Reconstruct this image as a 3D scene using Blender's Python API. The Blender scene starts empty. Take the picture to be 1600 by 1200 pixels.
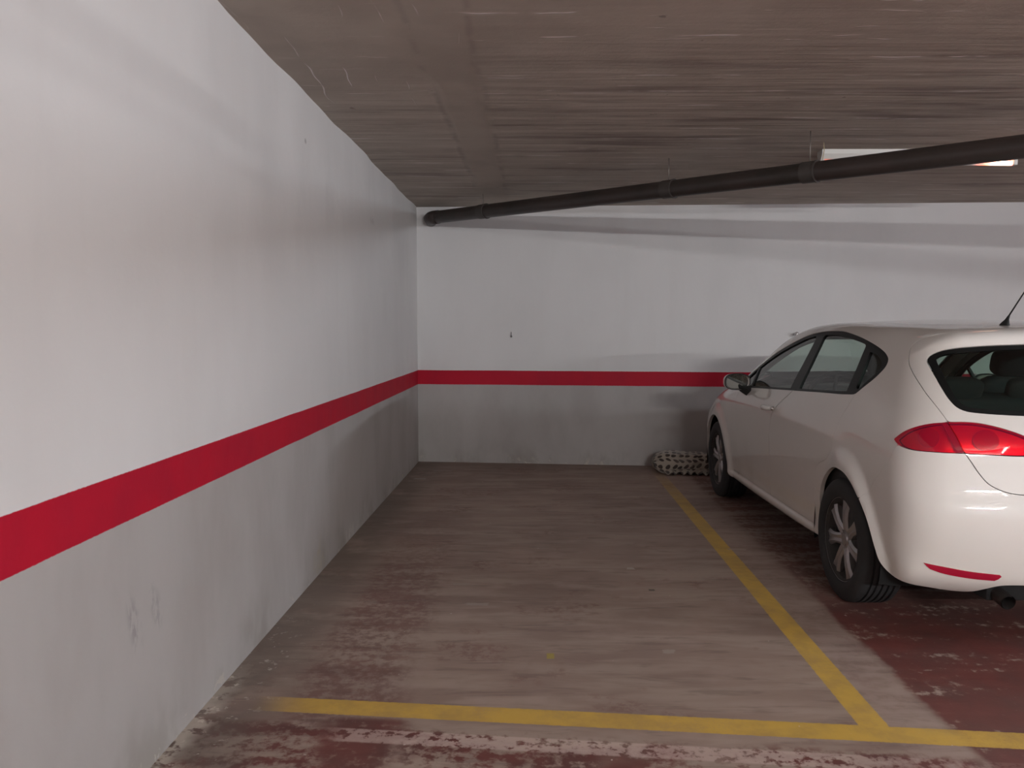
import bpy, bmesh, math, random
import numpy as np
from mathutils import Vector, Matrix, Quaternion
from mathutils.geometry import delaunay_2d_cdt
random.seed(7); rng = np.random.default_rng(11)
C = bpy.context.scene.collection
PI = math.pi
# ---------------------------------------------------------------- car surface as an implicit solid (car space: x right, y forward from rear axle, z up)
def pchip(xs, ys):
    xs = np.asarray(xs, float); ys = np.asarray(ys, float)
    h = np.diff(xs); d = (np.diff(ys, axis=0).T / h).T
    m = np.zeros_like(ys)
    for i in range(1, len(xs) - 1):
        m[i] = (d[i-1] * h[i] + d[i] * h[i-1]) / (h[i] + h[i-1])
    m[0] = d[0]; m[-1] = d[-1]
    def f(q):
        q = np.clip(q, xs[0], xs[-1]); i = np.clip(np.searchsorted(xs, q) - 1, 0, len(xs) - 2)
        t = (q - xs[i]) / h[i]; hh = h[i]
        a, b, ma, mb = ys[i], ys[i+1], m[i], m[i+1]
        if ys.ndim > 1: t = t[:, None]; hh = hh[:, None]
        return (2*t**3-3*t**2+1)*a + (t**3-2*t**2+t)*hh*ma + (-2*t**3+3*t**2)*b + (t**3-t**2)*hh*mb
    return f

def crom(pts, n=8, closed=False):
    P = np.asarray(pts, float); N = len(P); out = []
    rng = range(N) if closed else range(N - 1)
    for i in rng:
        p1 = P[i]; p2 = P[(i+1) % N]
        p0 = P[(i-1) % N] if (closed or i > 0) else 2*p1 - p2
        p3 = P[(i+2) % N] if (closed or i < N-2) else 2*p2 - p1
        t0 = 0; t1 = t0 + np.linalg.norm(p1-p0)**.5; t2 = t1 + np.linalg.norm(p2-p1)**.5; t3 = t2 + np.linalg.norm(p3-p2)**.5
        for k in range(n):
            t = t1 + (t2-t1)*k/n
            A1 = (t1-t)/(t1-t0)*p0+(t-t0)/(t1-t0)*p1; A2 = (t2-t)/(t2-t1)*p1+(t-t1)/(t2-t1)*p2; A3 = (t3-t)/(t3-t2)*p2+(t-t2)/(t3-t2)*p3
            B1 = (t2-t)/(t2-t0)*A1+(t-t0)/(t2-t0)*A2; B2 = (t3-t)/(t3-t1)*A2+(t-t1)/(t3-t1)*A3
            out.append((t2-t)/(t2-t1)*B1+(t-t1)/(t2-t1)*B2)
    if not closed: out.append(P[-1])
    return np.array(out)

PROFILE = crom([(-.55,.205),(-.70,.245),(-.785,.32),(-.815,.42),(-.828,.54),(-.822,.64),(-.80,.715),(-.785,.80),(-.775,.88),(-.755,.96),
    (-.722,1.035),(-.63,1.165),(-.545,1.275),(-.50,1.335),(-.485,1.368),(-.455,1.392),(-.35,1.412),(-.15,1.425),(.2,1.441),(.6,1.455),(.95,1.452),(1.25,1.424),(1.6,1.335),
    (2.0,1.185),(2.3,1.05),(2.42,1.002),(2.7,.96),(3.0,.888),(3.25,.775),(3.40,.65),(3.475,.52),(3.485,.40),(3.44,.28),(3.3,.215),
    (2.6,.20),(1.3,.195),(.2,.20)], 5, True)
WY = [-.85,-.60,-.35,0.,.5,1.1,1.7,2.1,2.6,3.1,3.5]
WZ = [.20,.26,.32,.42,.55,.70,.82,.92,1.00,1.08,1.20,1.30,1.38,1.45,1.55]
WT = np.array([
 [.800,.812,.820,.830,.832,.824,.806,.784,.762,.730,.668,.612,.560,.500,.41],
 [.815,.825,.832,.842,.846,.842,.828,.808,.784,.750,.690,.636,.586,.520,.43],
 [.822,.835,.842,.852,.858,.856,.845,.826,.802,.770,.714,.664,.614,.545,.45],
 [.826,.850,.846,.855,.864,.865,.857,.842,.820,.790,.738,.696,.655,.60,.50],
 [.826,.854,.846,.856,.867,.870,.864,.848,.826,.797,.746,.704,.668,.618,.52],
 [.826,.854,.846,.856,.868,.872,.866,.850,.826,.797,.745,.703,.667,.618,.52],
 [.826,.854,.846,.856,.866,.871,.864,.846,.820,.788,.735,.694,.655,.61,.52],
 [.826,.850,.846,.855,.864,.868,.860,.838,.808,.774,.718,.685,.65,.60,.50],
 [.820,.835,.842,.852,.860,.860,.846,.818,.780,.740,.680,.63,.58,.51,.42],
 [.790,.805,.812,.820,.825,.815,.79,.75,.70,.66,.60,.55,.5,.45,.38],
 [.700,.715,.722,.730,.732,.72,.69,.65,.6,.56,.5,.46,.42,.38,.32]])
_fy = pchip(WY, WT)
def _wtab():
    ys = np.linspace(WY[0], WY[-1], 175); zs = np.linspace(.12, 1.6, 149)
    A = _fy(ys)
    T = pchip(WZ, A.T)(zs)            # (z, y)
    return ys, zs, T.T
_ys, _zs, _T = _wtab()
def bicub(y, z):
    fy = np.clip((y-_ys[0])/(_ys[1]-_ys[0]), 1, len(_ys)-2.001); fz = np.clip((z-_zs[0])/(_zs[1]-_zs[0]), 1, len(_zs)-2.001)
    iy = np.minimum(fy.astype(int), len(_ys)-3); iz = np.minimum(fz.astype(int), len(_zs)-3); ty = fy-iy; tz = fz-iz
    def w(t): return [(-t**3+2*t**2-t)/2, (3*t**3-5*t**2+2)/2, (-3*t**3+4*t**2+t)/2, (t**3-t**2)/2]
    wy = w(ty); wz = w(tz); r = 0
    for a in range(4):
        for b in range(4): r = r + wy[a]*wz[b]*_T[iy+a-1, iz+b-1]
    return r
CREASE = [(-.1,.80),(.12,.828),(.31,.838),(.7,.847),(1.13,.853),(1.7,.848),(2.2,.832),(2.6,.81)]
_cz = pchip([c[0] for c in CREASE], [c[1] for c in CREASE])
def sstep(t): t = np.clip(t, 0, 1); return t*t*(3-2*t)
def W(y, z):
    w = bicub(y, z)
    s = z - _cz(y); am = .013*sstep((y+.10)/.35)*sstep((2.75-y)/.5)
    w = w + am*np.exp(-(np.sqrt(s*s+.007**2)-.007)/.085)
    for yc, A, sq in ((0., .030, 1.0), (2.578, .022, 1.0)):
        dy = y-yc; dz = z-.316
        r = np.sqrt(dy*dy+dz*dz)
        # the rear half of the flare opens outward towards the sill
        ro = .455 + .06*sstep(-dy/.35)*sstep((.55-z)/.3)*(1 if yc == 0 else 0) + .03*sstep((z-.6)/.2)
        A = A*(1-sstep((dy+.06)/.26)) if yc == 0 else A
        w = w + A*sstep((ro-r)/.075)
    # sill shadow groove at the foot of the doors
    g = sstep((y-.36)/.1)*sstep((2.2-y)/.1)
    w = w - .012*g*np.exp(-((z-.292)/.011)**2)
    return w
_PA = PROFILE; _PB = np.roll(PROFILE, -1, axis=0); _PD = _PB-_PA; _PL = (_PD**2).sum(1)
def psdf(y, z):
    out = np.empty(len(y))
    for s in range(0, len(y), 8000):
        q = np.stack([y[s:s+8000], z[s:s+8000]], 1)
        v = q[:, None, :]-_PA[None]
        t = np.clip((v*_PD).sum(2)/_PL, 0, 1)
        e = v-t[..., None]*_PD
        dd = np.sqrt((e**2).sum(2).min(1))
        yy = q[:, 0:1]; zz = q[:, 1:2]
        c = ((_PA[:, 1] > zz) != (_PB[:, 1] > zz)) & (yy < _PD[:, 0]*(zz-_PA[:, 1])/np.where(_PD[:, 1] == 0, 1e-12, _PD[:, 1])+_PA[:, 0])
        out[s:s+8000] = np.where(c.sum(1) % 2 == 1, -dd, dd)
    return out
def F(P):
    x = np.abs(P[:, 0]); y = P[:, 1]; z = P[:, 2]
    a = x-W(y, z)
    s = np.clip((y-1.3)/1.6, -1, 1)
    c = np.where(s < 0, .15*(x/.8)**2.3, .20*(x/.8)**2.4)
    cr = .034*(x/.7)**2.0*sstep((z-.55)/.5)
    bs = .02*sstep((.5-z)/.2)*0
    b = psdf(y+c*s, z+cr-bs)
    r = .13-.05*sstep((z-1.15)/.2)*sstep((y+.2)/.4) - .06*sstep((.45-z)/.15)
    h = np.maximum(r-np.abs(a-b), 0)/r
    return np.maximum(a, b)+h*h*r*.25
def cast(O, D, tmax=3.5, step=.03):
    O = np.asarray(O, float); D = np.asarray(D, float); D = D/np.linalg.norm(D, axis=1, keepdims=True)
    n = len(O); t = np.zeros(n); hit = np.zeros(n, bool); lo = np.zeros(n); hi = np.zeros(n); act = np.arange(n)
    while len(act):
        f = F(O[act]+D[act]*t[act, None])
        ins = f < 0
        hit[act[ins]] = True; hi[act[ins]] = t[act[ins]]
        act = act[~ins]; f = f[~ins]
        lo[act] = t[act]
        t[act] += np.maximum(f*.6, .004)
        act = act[t[act] < tmax]
    idx = np.where(hit)[0]
    for _ in range(13):
        m = (lo[idx]+hi[idx])/2; f = F(O[idx]+D[idx]*m[:, None]) < 0
        hi[idx] = np.where(f, m, hi[idx]); lo[idx] = np.where(f, lo[idx], m)
    P = O+D*((lo+hi)/2)[:, None]
    P[~hit] = np.nan
    return P
def normals(P, e=.003):
    g = np.zeros((len(P), 3))
    for k in ((1,-1,-1),(-1,-1,1),(-1,1,-1),(1,1,1)):
        k = np.array(k, float); g += k*F(P+k*e)[:, None]
    return g/np.linalg.norm(g, axis=1, keepdims=True)
# charts: fwd 3D -> 2D, inv 2D -> point on the surface (left half, x<0, unless noted)
XA, YR, YF, RC = -.42, -.22, 2.95, .45
HP = np.pi/2
def wrap_fwd(P):
    x, y, z = P[:, 0], P[:, 1], P[:, 2]; u = y.copy()
    for sgn, y0 in ((-1, YR), (1, YF)):
        m = (y-y0)*sgn > 0
        cor = m & (x <= XA); u[cor] = y0+sgn*np.arctan2(np.abs(y[cor]-y0), XA-x[cor])*RC
        fl = m & (x > XA); u[fl] = y0+sgn*(HP*RC+(x[fl]-XA))
    return np.stack([u, z], 1)
def wrap_inv(q):
    u, z = q[:, 0], q[:, 1]; n = len(u)
    O = np.stack([np.full(n, -1.25), u, z], 1); D = np.tile([1., 0, 0], (n, 1))
    for sgn, y0 in ((-1, YR), (1, YF)):
        k = (u-y0)*sgn/RC
        cor = (k > 0) & (k <= HP); c, s = np.cos(k[cor]), np.sin(k[cor])
        L = 1.15
        O[cor] = np.stack([XA-c*L, y0+sgn*s*L, z[cor]], 1); D[cor] = np.stack([c, -sgn*s, 0*c], 1)
        fl = k > HP; xx = XA+(k[fl]-HP)*RC
        O[fl] = np.stack([xx, np.full(fl.sum(), y0+sgn*L), z[fl]], 1); D[fl] = [0, -sgn, 0]
    return cast(O, D)
def top_fwd(P): return P[:, :2].copy()
def top_inv(q): n = len(q); return cast(np.c_[q, np.full(n, 1.75)], np.tile([0, 0, -1.], (n, 1)))
KT = .7
def gate_fwd(P): return np.stack([P[:, 0], P[:, 2]+KT*P[:, 1]], 1)
def gate_inv(q):
    n = len(q); y0 = -1.6
    return cast(np.stack([q[:, 0], np.full(n, y0), q[:, 1]-KT*y0], 1), np.tile([0, 1., -KT], (n, 1)))
FLOORPTS = {'divider': ((1.2, 2.74), (1.2, 8.0)), 'front': ((-1.23, 2.886), (1.667, 2.672)),
 'dabs': [(.069,3.334,.017,.030,(.40,.31,.05),.3,.8), (-1.08,7.36,.055,.03,(.36,.31,.28),1.2,.8), (-.92,7.78,.09,.02,(.34,.29,.26),1.2,.7), (.562,4.604,.022,.02,(.42,.37,.33),1.4,.9),
  (1.285,5.03,.06,.018,(.42,.34,.28),1.0,.7), (-.294,3.97,.06,.02,(.36,.31,.27),1.4,.6), (-.41,4.29,.05,.02,(.33,.28,.24),1.4,.6), (.629,4.216,.016,.014,(.05,.04,.035),.6,.8), (.584,3.396,.028,.02,(.37,.31,.26),1.6,.7)]}
JOINTS = (.80, 2.95, 4.05)
CABLE = (1.905, 5.42)
HOOKS = ((-.245, 1.322), (2.585, 1.350))
BLANK = (1.16, 7.80)
LAMPS = [
 (1.95, -2.7, 2.31, 330, dict(lab='lit white tube light hanging behind the viewpoint, in line with the yellow divider')),
 (5.8, -4.6, 2.42, 230, dict(lab='lit white tube light far back on the right')),
 (2.6, -1.5, 2.27, 36, dict(rotz=PI/2, shade=.20, lab='lit white tube light with a wide shade behind the white car')),
 (6.6, 2.0, 2.45, 230, dict(rotz=PI/2, col=(.82, .90, 1.0), lab='lit white tube light over the bays to the right')),
]
EXPOSURE = 0.64
# ---------------------------------------------------------------- helpers
def link(name, me, mat=None, parent=None, smooth=True):
    o = bpy.data.objects.new(name, me); C.objects.link(o)
    if mat is not None:
        for m in (mat if isinstance(mat, (list, tuple)) else [mat]): me.materials.append(m)
    if parent is not None: o.parent = parent
    return o
def mesh_of(name, V, Fc, smooth=True):
    me = bpy.data.meshes.new(name); me.from_pydata([tuple(map(float, v)) for v in V], [], [tuple(map(int, f)) for f in Fc]); me.update()
    if smooth: me.polygons.foreach_set('use_smooth', [True]*len(me.polygons))
    return me
def tag(o, label=None, cat=None, group=None, kind=None):
    if label: o['label'] = label
    if cat: o['category'] = cat
    if group: o['group'] = group
    if kind: o['kind'] = kind
    return o
def from_bm(name, bm, mat, parent=None, smooth=True, angle=None):
    bmesh.ops.recalc_face_normals(bm, faces=bm.faces)
    me = bpy.data.meshes.new(name); bm.to_mesh(me); bm.free()
    if smooth:
        me.polygons.foreach_set('use_smooth', [True]*len(me.polygons))
        if angle: me.set_sharp_from_angle(angle=math.radians(angle))
    return link(name, me, mat, parent)
def add_box(bm, c, s, bevel=0, seg=2, rot=None):
    r = bmesh.ops.create_cube(bm, size=1); vs = r['verts']
    M = Matrix.Translation(c) @ (rot.to_4x4() if rot else Matrix.Identity(4)) @ Matrix.Diagonal((s[0], s[1], s[2], 1))
    bmesh.ops.transform(bm, matrix=M, verts=vs)
    if bevel:
        es = list({e for v in vs for e in v.link_edges})
        bmesh.ops.bevel(bm, geom=es, offset=bevel, segments=seg, profile=.5, affect='EDGES')
def lathe(bm, prof, axis='X', n=64, c=(0, 0, 0), closed=False):
    """prof: list of (a, r) a along the axis."""
    rings = []
    for a, r in prof:
        ring = []
        for k in range(n):
            t = 2*PI*k/n; p = (a, r*math.cos(t), r*math.sin(t))
            if axis == 'Z': p = (p[1], p[2], p[0])
            if axis == 'Y': p = (p[2], p[0], p[1])
            ring.append(bm.verts.new((p[0]+c[0], p[1]+c[1], p[2]+c[2])))
        rings.append(ring)
    R_ = range(len(rings)) if closed else range(len(rings)-1)
    for i in R_:
        a, b = rings[i], rings[(i+1) % len(rings)]
        for k in range(n): bm.faces.new((a[k], a[(k+1) % n], b[(k+1) % n], b[k]))
    return rings
def tube(bm, pts, r, n=12, cap=True):
    P = [Vector(p) for p in pts]; rad = r if isinstance(r, (list, tuple)) else [r]*len(P)
    rings = []; up = None
    for i, p in enumerate(P):
        t = (P[min(i+1, len(P)-1)]-P[max(i-1, 0)]).normalized()
        if up is None: up = Vector((0, 0, 1)) if abs(t.z) < .9 else Vector((1, 0, 0))
        a = t.cross(up).normalized(); b = a.cross(t).normalized(); up = b
        rings.append([bm.verts.new(p+(a*math.cos(2*PI*k/n)+b*math.sin(2*PI*k/n))*rad[i]) for k in range(n)])
    for x, y in zip(rings, rings[1:]):
        for k in range(n): bm.faces.new((x[k], x[(k+1) % n], y[(k+1) % n], y[k]))
    if cap:
        bm.faces.new(rings[0][::-1]); bm.faces.new(rings[-1])
def superell(bm, c, s, e=.5, rot=None, nu=28, nv=16):
    def sp(v, p): return math.copysign(abs(v)**p, v)
    M = Matrix.Translation(c) @ (rot.to_4x4() if rot else Matrix.Identity(4))
    top = bm.verts.new(M @ Vector((0, 0, s[2]))); bot = bm.verts.new(M @ Vector((0, 0, -s[2]))); rows = []
    for j in range(1, nv):
        ph = -PI/2+PI*j/nv; cz = sp(math.sin(ph), e); cr = sp(math.cos(ph), e)
        rows.append([bm.verts.new(M @ Vector((s[0]*cr*sp(math.cos(2*PI*k/nu), e), s[1]*cr*sp(math.sin(2*PI*k/nu), e), s[2]*cz))) for k in range(nu)])
    for a, b in zip(rows, rows[1:]):
        for k in range(nu): bm.faces.new((a[k], a[(k+1) % nu], b[(k+1) % nu], b[k]))
    for k in range(nu):
        bm.faces.new((bot, rows[0][(k+1) % nu], rows[0][k])); bm.faces.new((top, rows[-1][k], rows[-1][(k+1) % nu]))
def subsurf_eval(o, lv=2):
    m = o.modifiers.new('s', 'SUBSURF'); m.levels = lv; m.render_levels = lv

# ---------------------------------------------------------------- materials
def mat(name, base=(.5, .5, .5), rough=.5, metal=0, coat=0, **kw):
    m = bpy.data.materials.new(name); m.use_nodes = True
    b = m.node_tree.nodes['Principled BSDF']
    b.inputs['Base Color'].default_value = (*base, 1); b.inputs['Roughness'].default_value = rough; b.inputs['Metallic'].default_value = metal
    b.inputs['Coat Weight'].default_value = coat; b.inputs['Coat Roughness'].default_value = kw.get('coat_rough', .03)
    if 'ior' in kw: b.inputs['IOR'].default_value = kw['ior']
    if 'emit' in kw:
        b.inputs['Emission Color'].default_value = (*kw['emit'], 1); b.inputs['Emission Strength'].default_value = kw.get('strength', 1)
    return m
class NT:
    """small wrapper to write node graphs tersely"""
    def __init__(s, m): s.m = m; s.t = m.node_tree; s.b = s.t.nodes['Principled BSDF']
    def n(s, typ, **kw):
        x = s.t.nodes.new(typ)
        for k, v in kw.items(): setattr(x, k, v)
        return x
    def L(s, a, b): s.t.links.new(a, b)
    def pos(s):
        return s.n('ShaderNodeNewGeometry').outputs['Position']
    def put(s, inp, v):
        if hasattr(v, 'is_output') or isinstance(v, bpy.types.NodeSocket): s.L(v, inp)
        else: inp.default_value = v
    def math(s, op, a, b=None, c=None, clamp=False):
        x = s.n('ShaderNodeMath', operation=op, use_clamp=clamp); s.put(x.inputs[0], a)
        if b is not None: s.put(x.inputs[1], b)
        if c is not None: s.put(x.inputs[2], c)
        return x.outputs[0]
    def sep(s, v):
        x = s.n('ShaderNodeSeparateXYZ'); s.L(v, x.inputs[0]); return x.outputs
    def scale(s, v, sc, off=(0, 0, 0), rot=(0, 0, 0)):
        x = s.n('ShaderNodeMapping'); s.L(v, x.inputs[0]); x.inputs['Scale'].default_value = sc; x.inputs['Location'].default_value = off; x.inputs['Rotation'].default_value = rot; return x.outputs[0]
    def noise(s, v, scale=5, detail=4, rough=.5, dist=0):
        x = s.n('ShaderNodeTexNoise'); s.L(v, x.inputs['Vector']); x.inputs['Scale'].default_value = scale; x.inputs['Detail'].default_value = min(detail, 3.5)
        x.inputs['Roughness'].default_value = rough; x.inputs['Distortion'].default_value = dist; return x.outputs['Fac']
    def ss(s, v, a, b):
        x = s.n('ShaderNodeMapRange', interpolation_type='SMOOTHSTEP'); s.put(x.inputs['Value'], v)
        x.inputs['From Min'].default_value = a; x.inputs['From Max'].default_value = b; return x.outputs[0]
    def mix(s, f, a, b, blend='MIX'):
        x = s.n('ShaderNodeMix', data_type='RGBA', blend_type=blend, clamp_factor=True); s.put(x.inputs['Factor'], f)
        for i, v in ((6, a), (7, b)):
            if isinstance(v, tuple): v = (*v, 1)[:4]
            s.put(x.inputs[i], v)
        return x.outputs[2]
    def mul(s, *a):
        r = a[0]
        for q in a[1:]: r = s.math('MULTIPLY', r, q)
        return r
    def bump(s, h, strength=.3, dist=.01):
        x = s.n('ShaderNodeBump'); x.inputs['Strength'].default_value = strength; x.inputs['Distance'].default_value = dist; s.L(h, x.inputs['Height']); s.L(x.outputs[0], s.b.inputs['Normal']); return x

def two_sided(t, fr, ior=1.5):
    """the same Fresnel curve for both faces of a thin pane"""
    g = t.nodes.new('ShaderNodeNewGeometry'); m = t.nodes.new('ShaderNodeMapRange')
    m.inputs['To Min'].default_value = ior; m.inputs['To Max'].default_value = 1/ior
    t.links.new(g.outputs['Backfacing'], m.inputs['Value']); t.links.new(m.outputs[0], fr.inputs[0])
def glass_mat(name, tint, refl=1.0, alpha=1.0):
    """thin pane: tinted see-through plus Fresnel reflection"""
    m = bpy.data.materials.new(name); m.use_nodes = True; t = m.node_tree; t.nodes.clear()
    out = t.nodes.new('ShaderNodeOutputMaterial'); tr = t.nodes.new('ShaderNodeBsdfTransparent'); gl = t.nodes.new('ShaderNodeBsdfGlossy'); mx = t.nodes.new('ShaderNodeMixShader'); fr = t.nodes.new('ShaderNodeFresnel')
    tr.inputs[0].default_value = (*tint, 1); gl.inputs['Roughness'].default_value = .015; gl.inputs[0].default_value = (refl, refl, refl, 1); fr.inputs[0].default_value = 1.5
    two_sided(t, fr); t.links.new(fr.outputs[0], mx.inputs[0]); t.links.new(tr.outputs[0], mx.inputs[1]); t.links.new(gl.outputs[0], mx.inputs[2]); t.links.new(mx.outputs[0], out.inputs[0])
    return m

M_paint = mat('car_paint', (.77, .735, .695), .42, 0, 1.0, coat_rough=.03)
n = NT(M_paint); v = n.scale(n.pos(), (1, 1, 1))
dirt = n.mul(n.ss(n.noise(v, 2.2, 5, .6), .45, .8), n.ss(n.sep(v)[2], .75, .25))
n.L(n.mix(n.mul(dirt, .35), (.77, .735, .695), (.45, .40, .35)), n.b.inputs['Base Color'])
M_black = mat('black_trim', (.006, .007, .007), .42); M_black.node_tree.nodes['Principled BSDF'].inputs['Specular IOR Level'].default_value = .3
M_rubber = mat('rubber_seal', (.018, .018, .018), .7)
M_tyre = mat('tyre_rubber', (.026, .026, .027), .75)
M_alloy = mat('alloy_silver', (.44, .42, .42), .35, .75)
M_brake = mat('brake_metal', (.10, .095, .09), .5, .8)
M_dark = mat('underbody_black', (.008, .008, .008), .9)
M_liner = mat('cabin_trim_grey', (.050, .050, .050), .85)
M_roofl = mat('headliner_grey', (.20, .20, .19), .9)
M_seat = mat('seat_fabric', (.022, .023, .025), .9)
n = NT(M_seat); n.bump(n.noise(n.pos(), 500, 2), .4, .001)
M_dash = mat('dashboard_plastic', (.025, .026, .028), .6)
M_glass = glass_mat('tinted_glass', (.66, .78, .72))
M_wind = glass_mat('windscreen_glass', (.74, .84, .79))
M_privacy = glass_mat('rear_glass', (.50, .63, .57))
M_chrome = mat('mirror_silvering', (.40, .42, .40), .02, 1)
M_exh = mat('exhaust_steel', (.10, .085, .08), .5, .8)
M_refl = mat('red_reflector', (.42, .006, .035), .25, 0, .6)
M_satin = mat('bright_bead', (.75, .72, .70), .15, .9)

def lens_mat():
    m = bpy.data.materials.new('red_lens'); m.use_nodes = True; t = m.node_tree; t.nodes.clear()
    out = t.nodes.new('ShaderNodeOutputMaterial'); tr = t.nodes.new('ShaderNodeBsdfTransparent'); df = t.nodes.new('ShaderNodeBsdfDiffuse'); gl = t.nodes.new('ShaderNodeBsdfGlossy')
    m1 = t.nodes.new('ShaderNodeMixShader'); mx = t.nodes.new('ShaderNodeMixShader'); fr = t.nodes.new('ShaderNodeFresnel')
    tr.inputs[0].default_value = (.90, .045, .13, 1); df.inputs[0].default_value = (.56, .012, .075, 1); gl.inputs['Roughness'].default_value = .03; fr.inputs[0].default_value = 1.55; m1.inputs[0].default_value = .30
    t.links.new(tr.outputs[0], m1.inputs[1]); t.links.new(df.outputs[0], m1.inputs[2]); two_sided(t, fr); t.links.new(fr.outputs[0], mx.inputs[0]); t.links.new(m1.outputs[0], mx.inputs[1]); t.links.new(gl.outputs[0], mx.inputs[2]); t.links.new(mx.outputs[0], out.inputs[0])
    return m
M_lens = lens_mat()
M_lampbowl = mat('lamp_reflector_bowl', (.78, .50, .46), .25, .6)
M_lampdark = mat('lamp_housing_red', (.62, .14, .12), .4, .2)
M_lamp_bar = mat('lamp_divider', (.30, .10, .10), .5)

# ---------------------------------------------------------------- panels cut from the car surface
def resample(P, step):
    P = np.asarray(P, float); d = np.r_[0, np.cumsum(np.linalg.norm(np.diff(P, axis=0), axis=1))]
    n = max(2, int(round(d[-1]/step))+1); t = np.linspace(0, d[-1], n)
    return np.stack([np.interp(t, d, P[:, k]) for k in range(P.shape[1])], 1)
def chain(*segs):
    out = [np.asarray(s, float) for s in segs]; L = [out[0]]
    for s in out[1:]:
        if np.linalg.norm(L[-1][-1]-s[0]) < 1e-4: s = s[1:]
        if len(s): L.append(s)
    P = np.concatenate(L)
    if np.linalg.norm(P[0]-P[-1]) < 1e-4: P = P[:-1]
    return P
def inside(q, loops):
    c = np.zeros(len(q), int)
    for L in loops:
        a = L; b = np.roll(L, -1, axis=0)
        for s in range(0, len(q), 6000):
            y = q[s:s+6000, 1:2]; x = q[s:s+6000, 0:1]
            dy = np.where(b[:, 1]-a[:, 1] == 0, 1e-12, b[:, 1]-a[:, 1])
            m = ((a[:, 1] > y) != (b[:, 1] > y)) & (x < (b[:, 0]-a[:, 0])*(y-a[:, 1])/dy+a[:, 0])
            c[s:s+6000] += m.sum(1)
    return c % 2 == 1
def dist_to(q, loops):
    out = np.full(len(q), 9.)
    for L in loops:
        a = L; d = np.roll(L, -1, axis=0)-L; l2 = (d**2).sum(1)+1e-12
        for s in range(0, len(q), 6000):
            v = q[s:s+6000, None]-a[None]; t = np.clip((v*d).sum(2)/l2, 0, 1)
            e = v-t[..., None]*d
            out[s:s+6000] = np.minimum(out[s:s+6000], np.sqrt((e**2).sum(2).min(1)))
    return out
def area2(L): return .5*np.sum(L[:, 0]*np.roll(L[:, 1], -1)-np.roll(L[:, 0], -1)*L[:, 1])
def shrink(L, d):
    """move a closed loop inwards by d (outwards if negative)"""
    if d == 0: return L
    t = np.roll(L, -1, axis=0)-np.roll(L, 1, axis=0); t /= np.linalg.norm(t, axis=1, keepdims=True)+1e-12
    nrm = np.stack([-t[:, 1], t[:, 0]], 1)*(1 if area2(L) > 0 else -1)
    return L+nrm*d
class Acc:
    def __init__(s): s.V = []; s.N = []; s.F = []; s.M = []; s.k = 0
    def add(s, V, N, Fc, m=0):
        s.V.append(V); s.N.append(N); s.F += [tuple(int(i)+s.k for i in f) for f in Fc]; s.M += [m]*len(Fc); s.k += len(V)
    def mirror(s):
        b = Acc()
        b.V = [v*[-1, 1, 1] for v in s.V]; b.N = [v*[-1, 1, 1] for v in s.N]; b.F = [f[::-1] for f in s.F]; b.M = list(s.M); b.k = s.k; return b
    def join(s, o): 
        s.F += [tuple(i+s.k for i in f) for f in o.F]; s.V += o.V; s.N += o.N; s.M += o.M; s.k += o.k; return s
    def build(s, name, mats, parent=None):
        V = np.concatenate(s.V); N = np.concatenate(s.N)
        me = mesh_of(name, V, s.F); me.polygons.foreach_set('material_index', s.M)
        me.normals_split_custom_set_from_vertices([tuple(map(float, q)) for q in N])
        return link(name, me, mats, parent)
def snap0(a):
    for v in a.V: v[np.abs(v[:, 0]) < .004, 0] = 0
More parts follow.
